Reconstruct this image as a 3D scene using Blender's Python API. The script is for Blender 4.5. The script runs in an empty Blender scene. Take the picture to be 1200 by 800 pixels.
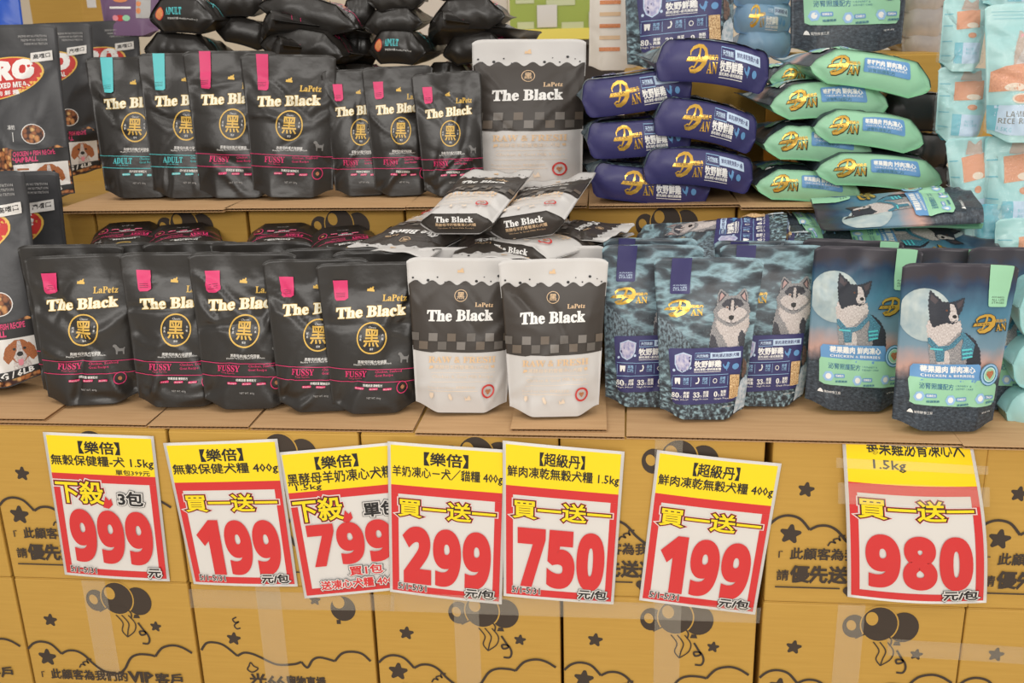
import bpy, bmesh, math, random
import numpy as np
from mathutils import Vector, Matrix
from mathutils.geometry import tessellate_polygon
SC = bpy.context.scene
COL = SC.collection
# ------------------------------------------------------------------ camera, world, lights, exposure
F_PX = 1150.0
CAM = Vector((1.1715, -1.5928, 1.3187))
YAW, PITCH, ROLL = 0.10689, 0.30607, -0.02661
def cam_basis():
    cy, sy, cp, sp = math.cos(YAW), math.sin(YAW), math.cos(PITCH), math.sin(PITCH)
    f = Vector((-sy*cp, cy*cp, -sp)); r = Vector((cy, sy, 0)); u = r.cross(f)
    cr, sr = math.cos(ROLL), math.sin(ROLL)
    return r*cr+u*sr, u*cr-r*sr, f
CR, CU, CF = cam_basis()
cd = bpy.data.cameras.new('camera'); cam = bpy.data.objects.new('camera', cd); COL.objects.link(cam)
cam.matrix_world = Matrix(((CR.x, CU.x, -CF.x, CAM.x), (CR.y, CU.y, -CF.y, CAM.y), (CR.z, CU.z, -CF.z, CAM.z), (0, 0, 0, 1)))
cd.sensor_width = 36; cd.lens = 36*F_PX/1200; cd.clip_start = .05
cd.dof.use_dof = True; cd.dof.focus_distance = 1.8; cd.dof.aperture_fstop = 7.0
SC.camera = cam
wd = bpy.data.worlds.new('world'); SC.world = wd; wd.use_nodes = True
wd.node_tree.nodes['Background'].inputs[0].default_value = (1.0, .95, .89, 1)
wd.node_tree.nodes['Background'].inputs[1].default_value = .60
def area(name, loc, rot, sx, sy, e, col):
    l = bpy.data.lights.new(name, 'AREA'); l.shape = 'RECTANGLE'; l.size = sx; l.size_y = sy; l.energy = e; l.color = col
    o = bpy.data.objects.new(name, l); COL.objects.link(o); o.location = loc; o.rotation_euler = rot; return o
area('ceiling_and_fill_light', (-.2, -.5, 3.3), (math.radians(-6), 0, 0), .35, 3.2, 20, (1, .96, .90))
area('ceiling_and_fill_light', (1.5, -.7, 3.3), (math.radians(-6), 0, 0), .35, 3.2, 20, (1, .96, .90))
area('ceiling_and_fill_light', (3.2, -.5, 3.3), (math.radians(-6), 0, 0), .35, 3.2, 20, (1, .96, .90))
area('ceiling_and_fill_light', (1.3, -3.6, 2.3), (math.radians(72), 0, 0), 5.0, .9, 105, (1, .96, .91))  # unseen fill added behind the camera to brighten the lower cartons, not a ceiling lamp
area('ceiling_and_fill_light', (1.3, 3.0, 3.2), (0, 0, 0), 4.5, .5, 40, (1, .97, .93))
SC.view_settings.view_transform = 'Standard'; SC.view_settings.look = 'None'
SC.view_settings.exposure = -0.12; SC.view_settings.gamma = 1; SC.view_settings.use_curve_mapping = False
# ------------------------------------------------------------------ helpers
T1, T2, T3 = .638+.0075, .957+.0075, 1.276
def ray(px): return (CF*F_PX + CR*(px[0]-600) - CU*(px[1]-400))
def atz(px, z): d = ray(px); return CAM+d*((z-CAM.z)/d.z)
def aty(px, y): d = ray(px); return CAM+d*((y-CAM.y)/d.y)
def atp(px, p0, n): d = ray(px); return CAM+d*((p0-CAM).dot(n)/d.dot(n))
def V(*a): return Vector(a)
def s2l(c): return tuple(((x/255)/12.92 if x/255 <= .04045 else ((x/255+.055)/1.055)**2.4) for x in c)
MATS = {}
def mat(name, rgb, rough=.5, spec=.5, metal=0, bump=0, bscale=60, var=0, rgb2=None, uvs=None, nscale=8, stretch=(1, 1, 1), coat=0, lin=False):
    if name in MATS: return MATS[name]
    m = bpy.data.materials.new(name); m.use_nodes = True; nt = m.node_tree; b = nt.nodes['Principled BSDF']
    c = rgb if lin else s2l(rgb)
    b.inputs['Base Color'].default_value = (*c, 1); b.inputs['Roughness'].default_value = rough
    b.inputs['Specular IOR Level'].default_value = spec; b.inputs['Metallic'].default_value = metal
    b.inputs['Coat Weight'].default_value = coat
    tc = nt.nodes.new('ShaderNodeTexCoord'); mp = nt.nodes.new('ShaderNodeMapping')
    nt.links.new(tc.outputs['UV' if uvs else 'Object'], mp.inputs[0]); mp.inputs['Scale'].default_value = stretch
    if rgb2:
        n = nt.nodes.new('ShaderNodeTexNoise'); n.inputs['Scale'].default_value = nscale; n.inputs['Detail'].default_value = 5
        nt.links.new(mp.outputs[0], n.inputs['Vector'])
        r = nt.nodes.new('ShaderNodeValToRGB'); r.color_ramp.elements[0].position = .38; r.color_ramp.elements[1].position = .62
        r.color_ramp.elements[0].color = (*c, 1); r.color_ramp.elements[1].color = (*(rgb2 if lin else s2l(rgb2)), 1)
        nt.links.new(n.outputs['Fac'], r.inputs[0]); nt.links.new(r.outputs[0], b.inputs['Base Color'])
    if bump:
        n = nt.nodes.new('ShaderNodeTexNoise'); n.inputs['Scale'].default_value = bscale; n.inputs['Detail'].default_value = 3
        nt.links.new(mp.outputs[0], n.inputs['Vector'])
        bp = nt.nodes.new('ShaderNodeBump'); bp.inputs['Strength'].default_value = bump; bp.inputs['Distance'].default_value = .004
        nt.links.new(n.outputs['Fac'], bp.inputs['Height']); nt.links.new(bp.outputs[0], b.inputs['Normal'])
    MATS[name] = m; return m
class NT:
    """tiny node builder for picture-like prints that follow the bag's own UV (metres on the bag)"""
    def __init__(s, name, rough=.38):
        s.m = bpy.data.materials.new(name); s.m.use_nodes = True; s.nt = s.m.node_tree; s.b = s.nt.nodes['Principled BSDF']
        s.b.inputs['Roughness'].default_value = rough; s.uv = s.nt.nodes.new('ShaderNodeTexCoord').outputs['UV']; MATS[name] = s.m
    def mapping(s, sc=(1, 1, 1), rot=0, loc=(0, 0, 0)):
        n = s.nt.nodes.new('ShaderNodeMapping'); n.inputs['Scale'].default_value = sc; n.inputs['Rotation'].default_value = (0, 0, rot); n.inputs['Location'].default_value = loc
        s.nt.links.new(s.uv, n.inputs[0]); return n.outputs[0]
    def noise(s, vec, scale, detail=4, rough=.5, dist=0):
        n = s.nt.nodes.new('ShaderNodeTexNoise'); n.inputs['Scale'].default_value = scale; n.inputs['Detail'].default_value = detail
        n.inputs['Roughness'].default_value = rough; n.inputs['Distortion'].default_value = dist; s.nt.links.new(vec, n.inputs['Vector']); return n.outputs['Fac']
    def ramp(s, fac, stops):
        r = s.nt.nodes.new('ShaderNodeValToRGB'); e = r.color_ramp.elements
        while len(e) < len(stops): e.new(.5)
        for el, (p, c) in zip(e, stops): el.position = p; el.color = (*s2l(c), 1)
        s.nt.links.new(fac, r.inputs[0]); return r.outputs[0]
    def sep(s):
        n = s.nt.nodes.new('ShaderNodeSeparateXYZ'); s.nt.links.new(s.uv, n.inputs[0]); return n.outputs
    def math(s, op, a, b=0, clamp=False):
        n = s.nt.nodes.new('ShaderNodeMath'); n.operation = op; n.use_clamp = clamp
        for i, v in enumerate((a, b)):
            if isinstance(v, (int, float)): n.inputs[i].default_value = v
            else: s.nt.links.new(v, n.inputs[i])
        return n.outputs[0]
    def mix(s, f, a, b):
        n = s.nt.nodes.new('ShaderNodeMix'); n.data_type = 'RGBA'; s.nt.links.new(f, n.inputs[0])
        for i, v in ((6, a), (7, b)):
            if isinstance(v, tuple): n.inputs[i].default_value = (*s2l(v), 1)
            else: s.nt.links.new(v, n.inputs[i])
        return n.outputs[2]
    def voronoi(s, vec, scale, out='Color'):
        n = s.nt.nodes.new('ShaderNodeTexVoronoi'); n.inputs['Scale'].default_value = scale; s.nt.links.new(vec, n.inputs['Vector']); return n.outputs[out]
    def done(s, col): s.nt.links.new(col, s.b.inputs['Base Color']); return s.m
# ---- materials
blackfilm = mat('black_film', (42, 39, 36), .34, .55, bump=.35, bscale=26)
blackfilm2 = mat('black_film_grey', (58, 58, 60), .40, .5, bump=.25, bscale=30)
whitefilm = mat('white_film', (203, 200, 197), .45, .4, bump=.15, bscale=30)
charcoal = mat('charcoal_film', (62, 56, 51), .42, .4)
navy = mat('navy_film', (58, 56, 104), .42, .45, bump=.2, bscale=30)
mint = mat('mint_film', (152, 204, 168), .42, .45, bump=.2, bscale=30)
aqua = mat('aqua_film', (150, 205, 206), .32, .5, bump=.25, bscale=30, rgb2=(176, 216, 214), nscale=7)
aquad = mat('deep_aqua_film', (84, 176, 194), .35, .5, bump=.2, bscale=30)
gold = mat('gold_ink', (222, 180, 84), .40, .5)
goldd = mat('gold_foil', (224, 178, 78), .22, .6, metal=.55)
cream = mat('cream_ink', (246, 240, 214), .5)
white = mat('white_ink', (236, 234, 230), .5)
grey = mat('grey_ink', (120, 118, 116), .5)
greyl = mat('pale_grey_ink', (176, 174, 172), .5)
magenta = mat('magenta_ink', (216, 52, 110), .45)
teal = mat('teal_ink', (88, 196, 200), .45)
tan = mat('tan_ink', (222, 188, 148), .5)
tanl = mat('pale_tan_ink', (226, 206, 184), .5)
redink = mat('red_ink', (196, 52, 48), .5)
heart = mat('brown_heart', (152, 92, 62), .5, rgb2=(196, 132, 92), nscale=120, uvs=True)
black = mat('black_ink', (30, 28, 28), .5)
boxink = mat('box_ink', (58, 46, 36), .6)
signyel = mat('sign_yellow', (250, 216, 14), .30, .5)
signred = mat('sign_red', (208, 44, 46), .30, .5)
signwhite = mat('sign_white', (218, 214, 209), .30, .5)
blue = mat('label_blue', (100, 150, 198), .45)
bluel = mat('pale_blue_ink', (150, 190, 226), .45)
bluew = mat('frost_blue_ink', (190, 210, 232), .45)
pink = mat('pink_ink', (226, 140, 152), .5); earpink = mat('ear_print', (178, 146, 142), .5)
furd = mat('fur_dark', (44, 44, 50), .6, rgb2=(84, 84, 92), nscale=260, stretch=(1, .4, 1), uvs=True)
furg = mat('fur_grey', (104, 104, 110), .6, rgb2=(170, 166, 164), nscale=240, stretch=(1, .4, 1), uvs=True)
furl = mat('fur_light', (214, 206, 202), .6, rgb2=(172, 160, 156), nscale=200, stretch=(1, .4, 1), uvs=True)
furb = mat('fur_black', (24, 26, 32), .6, rgb2=(54, 58, 70), nscale=240, uvs=True)
furt = mat('fur_tan', (178, 108, 58), .6, rgb2=(140, 76, 40), nscale=200, uvs=True)
furc = mat('fur_tabby', (150, 120, 104), .6, rgb2=(210, 188, 172), nscale=300, stretch=(1, .3, 1), uvs=True)
harness = mat('harness_print', (44, 84, 104), .5, rgb2=(86, 146, 168), nscale=120, uvs=True)
checks = [mat('check_%s' % n, c, .45) for n, c in (('smoke', (98, 92, 86)), ('ash', (122, 116, 110)), ('umber', (104, 92, 80)))]
orange = mat('orange_ink', (228, 150, 96), .5, rgb2=(204, 120, 70), nscale=60, uvs=True)
tanpaper = mat('card_tan', (188, 150, 108), .75, .2, bump=.12, bscale=140, rgb2=(197, 160, 118), nscale=6, stretch=(1, 12, 1))
flutem = mat('flute_brown', (150, 112, 74), .85, .1)
def carton_mat():
    n = NT('carton_ochre', .62); n.b.inputs['Specular IOR Level'].default_value = .35
    g = n.nt.nodes.new('ShaderNodeTexCoord').outputs['Object']
    mp = n.nt.nodes.new('ShaderNodeMapping'); mp.inputs['Scale'].default_value = (3, 3, 60); n.nt.links.new(g, mp.inputs[0])
    a = n.noise(mp.outputs[0], 3, 3); c = n.ramp(a, [(.3, (186, 145, 65)), (.7, (192, 151, 70))])
    bp = n.nt.nodes.new('ShaderNodeBump'); bp.inputs['Strength'].default_value = .08; bp.inputs['Distance'].default_value = .0015
    n.nt.links.new(a, bp.inputs['Height']); n.nt.links.new(bp.outputs[0], n.b.inputs['Normal'])
    return n.done(c)
carton = carton_mat()
def forest_mat():
    n = NT('winter_forest_print')
    a = n.noise(n.mapping((1, 3.6, 1), .6), 3.4, 4, .5, .2)
    mp = n.mapping((1, 2.2, 1), .55); b = n.noise(mp, 18, 5, .55, .3)
    c1 = n.ramp(a, [(.34, (50, 54, 60)), (.47, (76, 88, 96)), (.58, (142, 174, 184)), (.70, (84, 96, 102))])
    c2 = n.ramp(b, [(.36, (36, 38, 44)), (.5, (72, 84, 92)), (.64, (150, 180, 190))])
    z = n.sep()[1]
    low = n.math('MULTIPLY', n.math('SUBTRACT', .62, z), 2.0, True)
    return n.done(n.mix(low, c1, c2))
forest = forest_mat()
def dusk_mat():
    n = NT('dusk_sky_print'); o = n.sep(); z = n.math('ADD', o[1], n.math('MULTIPLY', n.noise(n.mapping(), 9, 3), .10))
    sky = n.ramp(z, [(.34, (132, 118, 122)), (.44, (190, 152, 140)), (.56, (112, 140, 156)), (.74, (74, 122, 146)), (.92, (34, 56, 84)), (.98, (56, 52, 60))])
    rock = n.ramp(n.noise(n.mapping((1, 2.5, 1)), 28, 7, .7), [(.36, (26, 30, 38)), (.55, (60, 70, 80)), (.72, (98, 108, 116))])
    z2 = n.math('ADD', o[1], n.math('MULTIPLY', n.noise(n.mapping(), 14, 4), .12))
    f = n.math('MULTIPLY', n.math('SUBTRACT', .43, z2), 14, True)
    return n.done(n.mix(f, sky, rock))
dusk = dusk_mat()
def moon_mat():
    n = NT('moon_print'); a = n.noise(n.mapping(), 7, 3)
    return n.done(n.ramp(a, [(.3, (136, 160, 170)), (.7, (192, 200, 194))]))
moonm = moon_mat()
def kibble_mat():
    n = NT('kibble_photo_print', .5); v = n.mapping((1, 1.2, 1))
    d = n.voronoi(v, 30, 'Distance'); c = n.voronoi(v, 30, 'Color')
    s_ = n.nt.nodes.new('ShaderNodeSeparateColor'); n.nt.links.new(c, s_.inputs[0])
    base = n.ramp(s_.outputs[0], [(0, (132, 74, 38)), (.4, (186, 116, 66)), (.75, (214, 152, 92)), (1, (230, 190, 120))])
    edge = n.ramp(d, [(.35, (255, 255, 255)), (.75, (70, 34, 20))])
    m = n.nt.nodes.new('ShaderNodeMix'); m.data_type = 'RGBA'; m.blend_type = 'MULTIPLY'; m.inputs[0].default_value = 1
    n.nt.links.new(base, m.inputs[6]); n.nt.links.new(edge, m.inputs[7]); return n.done(m.outputs[2])
kibble = kibble_mat()
def meat_mat():
    n = NT('meat_photo_print', .5); c = n.ramp(n.noise(n.mapping(), 90, 4), [(.3, (120, 70, 44)), (.5, (206, 168, 120)), (.7, (236, 214, 170))]); return n.done(c)
meat = meat_mat()
def clear_mat(name, alpha, tint, rough=.12, bump=.3, bs=90):
    m = bpy.data.materials.new(name); m.use_nodes = True; nt = m.node_tree; b = nt.nodes['Principled BSDF']
    b.inputs['Base Color'].default_value = (*s2l(tint), 1); b.inputs['Roughness'].default_value = rough; b.inputs['Alpha'].default_value = alpha
    tc = nt.nodes.new('ShaderNodeTexCoord'); n = nt.nodes.new('ShaderNodeTexNoise'); n.inputs['Scale'].default_value = bs
    nt.links.new(tc.outputs['Object'], n.inputs['Vector'])
    bp = nt.nodes.new('ShaderNodeBump'); bp.inputs['Strength'].default_value = bump; bp.inputs['Distance'].default_value = .004
    nt.links.new(n.outputs['Fac'], bp.inputs['Height']); nt.links.new(bp.outputs[0], b.inputs['Normal'])
    return m
tapem = clear_mat('clear_tape', .09, (236, 226, 206), .22)
wrapm = clear_mat('clear_plastic', .17, (228, 240, 240), .07, 1.0, 45)
# ---- object plumbing
def link(o, parent=None, label=None, cat=None, group=None, kind=None):
    COL.objects.link(o)
    if parent is not None: o.parent = parent
    if label: o['label'] = label
    if cat: o['category'] = cat
    if group: o['group'] = group
    if kind: o['kind'] = kind
    return o
def empty(name, loc=(0, 0, 0), label=None, cat=None, group=None, M=None):
    o = bpy.data.objects.new(name, None); o.empty_display_size = .05; link(o, None, label, cat, group)
    o.matrix_world = M if M is not None else Matrix.Translation(loc); return o
def mesh_np(name, verts, tris, mats, midx=None, uv=None, smooth=True):
    """verts Nx3, tris: Kx3 or Kx4 int"""
    me = bpy.data.meshes.new(name); verts = np.ascontiguousarray(verts, np.float32); tris = np.asarray(tris, np.int32)
    k, n = tris.shape
    me.vertices.add(len(verts)); me.vertices.foreach_set('co', verts.ravel())
    me.loops.add(k*n); me.loops.foreach_set('vertex_index', tris.ravel())
    me.polygons.add(k); me.polygons.foreach_set('loop_start', np.arange(0, k*n, n, dtype=np.int32))
    if midx is not None: me.polygons.foreach_set('material_index', np.asarray(midx, np.int32))
    me.polygons.foreach_set('use_smooth', np.full(k, smooth))
    if uv is not None:
        l = me.uv_layers.new(name='UVMap'); l.data.foreach_set('uv', np.asarray(uv, np.float32)[tris.ravel()].ravel())
    for m in mats: me.materials.append(m)
    me.update(calc_edges=True); me.validate(); return me
def bm_obj(name, bm, mats, parent=None, smooth=False, **kw):
    me = bpy.data.meshes.new(name); bm.normal_update(); bm.to_mesh(me); bm.free()
    for m in (mats if isinstance(mats, list) else [mats]): me.materials.append(m)
    if smooth: me.polygons.foreach_set('use_smooth', [True]*len(me.polygons))
    return link(bpy.data.objects.new(name, me), parent, **kw)
def add_box(bm, x0, x1, y0, y1, z0, z1, bev=0):
    b2 = bmesh.new(); bmesh.ops.create_cube(b2, size=1)
    for v in b2.verts: v.co = ((x0+x1)/2+v.co.x*(x1-x0), (y0+y1)/2+v.co.y*(y1-y0), (z0+z1)/2+v.co.z*(z1-z0))
    if bev: bmesh.ops.bevel(b2, geom=b2.edges[:], offset=bev, segments=2, affect='EDGES', profile=.5)
    me = bpy.data.meshes.new('t'); b2.to_mesh(me); b2.free(); bm.from_mesh(me); bpy.data.meshes.remove(me)
# ------------------------------------------------------------------ flat artwork
TXT = {}; TXB = {}
SERIF = {}
for i in range(26):
    SERIF[chr(65+i)] = chr(0x1D400+i); SERIF[chr(97+i)] = chr(0x1D41A+i)
for i in range(10): SERIF[str(i)] = chr(0x1D7CE+i)
SANSB = {str(i): chr(0x1D7EC+i) for i in range(10)}
for i in range(26): SANSB[chr(65+i)] = chr(0x1D5D4+i); SANSB[chr(97+i)] = chr(0x1D5EE+i)
def serif(s): return ''.join(SERIF.get(c, c) for c in s)
def sansb(s): return ''.join(SANSB.get(c, c) for c in s)
def glyphs(s, bev=0, res=2):
    """outline of a word, normalised to its own box: verts in 0..1 (y up), z height, tris, aspect"""
    k = (s, bev, res)
    if k in TXT: return TXT[k]
    c = bpy.data.curves.new('txt', 'FONT'); c.body = s; c.size = 1; c.resolution_u = res; c.bevel_depth = bev; c.bevel_resolution = 0; c.fill_mode = 'FRONT'
    o = bpy.data.objects.new('txt', c); COL.objects.link(o)
    dg = bpy.context.evaluated_depsgraph_get(); dg.update()
    me = bpy.data.meshes.new_from_object(o.evaluated_get(dg)); bpy.data.objects.remove(o); bpy.data.curves.remove(c)
    me.calc_loop_triangles(); n = len(me.vertices)
    v = np.empty(n*3, np.float32); me.vertices.foreach_get('co', v); v = v.reshape(-1, 3)
    t = np.empty(len(me.loop_triangles)*3, np.int32); me.loop_triangles.foreach_get('vertices', t); t = t.reshape(-1, 3)
    bpy.data.meshes.remove(me)
    if len(t):
        zc = v[t][:, :, 2].mean(1); p = v[t]; ar = np.abs(np.cross(p[:, 1, :2]-p[:, 0, :2], p[:, 2, :2]-p[:, 0, :2]))
        t = t[(zc > -1e-5) & (ar > 1e-9)]
        used = np.unique(t); rm = np.zeros(n, np.int32); rm[used] = np.arange(len(used)); v = v[used]; t = rm[t]
    if bev:
        glyphs(s, 0, res); mn, mx = TXB[(s, res)]
    else:
        mn = v[:, :2].min(0); mx = v[:, :2].max(0); TXB[(s, res)] = (mn, mx)
    v[:, :2] = (v[:, :2]-mn)/(mx-mn)
    if bev: v[:, 2] /= bev
    TXT[k] = (v, t, (mx[0]-mn[0])/(mx[1]-mn[1])); return TXT[k]
def homog(quad):
    """pixel quad tl,tr,br,bl -> unit square (0,1),(1,1),(1,0),(0,0)"""
    dst = [(0, 1), (1, 1), (1, 0), (0, 0)]; A = []; B = []
    for (x, y), (u, v) in zip(quad, dst):
        A.append([x, y, 1, 0, 0, 0, -u*x, -u*y]); B.append(u); A.append([0, 0, 0, x, y, 1, -v*x, -v*y]); B.append(v)
    h = np.linalg.solve(np.array(A, float), np.array(B, float)); return np.append(h, 1).reshape(3, 3)
class Art:
    """flat print measured on a photo crop (y down) and carried to u in -1..1, v in 0..1"""
    def __init__(s, quad, clampu=.985):
        s.Hm = homog(quad); s.items = []; s.cu = clampu; s.part = 'print'; s.z = 0
    def tr(s, p):
        p = np.asarray(p, float); q = np.c_[p, np.ones(len(p))] @ s.Hm.T; q = q[:, :2]/q[:, 2:3]
        return np.c_[np.clip(q[:, 0]*2-1, -s.cu, s.cu), np.clip(q[:, 1], -.01, .997)]
    def add(s, p, h, t, m, z):
        s.z += 1
        s.items.append((s.tr(p), np.asarray(h, float), np.asarray(t, int), m, s.z if z is None else z, s.part))
    def poly(s, pts, m, z=None):
        t = tessellate_polygon([[Vector((x, -y, 0)) for x, y in pts]]); s.add(pts, np.zeros(len(pts)), t, m, z)
    def rect(s, x0, x1, y0, y1, m, dy=0, z=None): s.poly([(x0, y0), (x1, y0+dy), (x1, y1+dy), (x0, y1)], m, z)
    def rrect(s, x0, x1, y0, y1, r, m, dy=0, z=None):
        P = []
        for cx, cy, a0 in ((x1-r, y0+r, -90), (x1-r, y1-r, 0), (x0+r, y1-r, 90), (x0+r, y0+r, 180)):
            for k in range(5): a = math.radians(a0+k*22.5); x = cx+r*math.cos(a); P.append((x, cy+r*math.sin(a)+dy*(x-x0)/(x1-x0)))
        s.poly(P, m, z)
    def disc(s, cx, cy, r, m, n=20, ry=None, z=None, rot=0):
        ry = ry or r; s.poly([(cx+r*math.cos(2*math.pi*k/n)*math.cos(rot)-ry*math.sin(2*math.pi*k/n)*math.sin(rot), cy+r*math.cos(2*math.pi*k/n)*math.sin(rot)+ry*math.sin(2*math.pi*k/n)*math.cos(rot)) for k in range(n)], m, z)
    def ribbon(s, pts, w, m, closed=False, z=None):
        n = len(pts); L = []; ws = w if isinstance(w, (list, tuple)) else [w]*n
        for i in range(n):
            a = pts[(i-1) % n] if (closed or i) else pts[i]; b = pts[(i+1) % n] if (closed or i < n-1) else pts[i]
            dx, dy = b[0]-a[0], b[1]-a[1]; d = math.hypot(dx, dy) or 1; k = ws[i]/2
            L.append((pts[i][0]-dy/d*k, pts[i][1]+dx/d*k)); L.append((pts[i][0]+dy/d*k, pts[i][1]-dx/d*k))
        t = []
        for i in range(n if closed else n-1):
            a, b, c, d = 2*i, 2*i+1, 2*((i+1) % n), 2*((i+1) % n)+1; t += [(a, c, b), (b, c, d)]
        s.add(L, np.zeros(len(L)), t, m, z)
    def ring(s, cx, cy, r, w, m, n=28, z=None, ry=None):
        ry = ry or r; s.ribbon([(cx+r*math.cos(2*math.pi*k/n), cy+ry*math.sin(2*math.pi*k/n)) for k in range(n)], w, m, True, z)
    def text(s, st, x0, x1, y0, y1, m, dy=0, bev=0, res=1, z=None, flip=False):
        v, t, a = glyphs(st, bev, res)
        if not len(t): return
        if x1 is None: x1 = x0+a*(y1-y0)
        fx = v[:, 0]; p = np.c_[x0+fx*(x1-x0), y1-(v[:, 1])*(y1-y0)+dy*fx]
        s.add(p, v[:, 2]*.5, t, m, z)
    def star(s, cx, cy, r, m, rot=0, z=None):
        P = []
        for k in range(10):
            for j in (-.17, 0, .17) if k % 2 == 0 else (0,):
                a = math.radians(-90+rot+k*36)+j; rr = r*(1 if j == 0 else .93) if k % 2 == 0 else r*.56; P.append((cx+rr*math.cos(a), cy+rr*math.sin(a)))
        s.poly(P, m, z)
    def fur(s, pts, m, amp=3, seed=1, n=6, z=None):
        rg = random.Random(seed); P = []
        for i in range(len(pts)):
            a, b = pts[i], pts[(i+1) % len(pts)]; dx, dy = b[0]-a[0], b[1]-a[1]; d = math.hypot(dx, dy) or 1; k = max(2, int(d/n))
            for j in range(k):
                o = (amp if j % 2 else -amp*.3)*rg.uniform(.5, 1); P.append((a[0]+dx*j/k+dy/d*o, a[1]+dy*j/k-dx/d*o))
        s.poly(P, m, z)
    def cut(s, nu, nv):
        """slice big pieces on the bag's own grid so that they follow its bulges; cached"""
        out = {}; step = (2/(nu-1), 1/(nv-1))
        for (p, h, t, m, z, part) in s.items:
            ext = (p.max(0)-p.min(0))/np.array(step)
            if ext.max() > 1.3 and len(t) < 2500:
                bm = bmesh.new(); vs = [bm.verts.new((a[0], a[1], hh)) for a, hh in zip(p, h)]
                for f in t:
                    try: bm.faces.new([vs[i] for i in f])
                    except ValueError: pass
                for ax in (0, 1):
                    lo = p[:, ax].min(); hi = p[:, ax].max(); cell = step[ax]; o0 = -1 if ax == 0 else 0
                    k = math.floor((lo-o0)/cell)+1
                    while o0+k*cell < hi-1e-4:
                        co = [0, 0, 0]; no = [0, 0, 0]; co[ax] = o0+k*cell; no[ax] = 1
                        bmesh.ops.bisect_plane(bm, geom=bm.verts[:]+bm.edges[:]+bm.faces[:], dist=1e-6, plane_co=co, plane_no=no); k += 1
                bmesh.ops.triangulate(bm, faces=bm.faces[:]); bm.verts.index_update()
                p2 = np.array([(v.co.x, v.co.y) for v in bm.verts]); h2 = np.array([v.co.z for v in bm.verts]); t2 = np.array([[v.index for v in f.verts] for f in bm.faces]); bm.free()
            else: p2, h2, t2 = p, h, t
            if not len(t2): continue
            d = out.setdefault(part, dict(p=[], h=[], t=[], mi=[], mats=[], n=0))
            if m not in d['mats']: d['mats'].append(m)
            d['p'].append(p2); d['h'].append(z*.00007+h2*.00006); d['t'].append(t2+d['n']); d['mi'] += [d['mats'].index(m)]*len(t2); d['n'] += len(p2)
        for d in out.values():
            d['p'] = np.vstack(d['p']); d['h'] = np.concatenate(d['h']); d['t'] = np.vstack(d['t'])
        return out
    def baked(s, nu, nv):
        if not hasattr(s, '_b'): s._b = s.cut(nu, nv)
        return s._b
def sample(G, N, p, h, base=.0008):
    """carry (u -1..1, v 0..1) points onto grid G[nv][nu] with normals N"""
    nv, nu = G.shape[:2]; a = np.clip((p[:, 0]+1)/2*(nu-1), 0, nu-1.0001); b = np.clip(p[:, 1]*(nv-1), 0, nv-1.0001)
    i = a.astype(int); j = b.astype(int); fa = (a-i)[:, None]; fb = (b-j)[:, None]
    def bl(A):
        P00, P10, P01, P11 = A[j, i], A[j, i+1], A[j+1, i], A[j+1, i+1]
        return np.where(fa >= fb, P00+fa*(P10-P00)+fb*(P11-P10), P00+fb*(P01-P00)+fa*(P11-P01))
    n = bl(N); n /= np.linalg.norm(n, axis=1)[:, None]+1e-9
    return bl(G)+n*(h+base)[:, None]
def grid_normals(G, sgn=1):
    du = np.gradient(G, axis=1); dv = np.gradient(G, axis=0); n = np.cross(du, dv)*sgn; return n/(np.linalg.norm(n, axis=2)[..., None]+1e-12)
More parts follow.
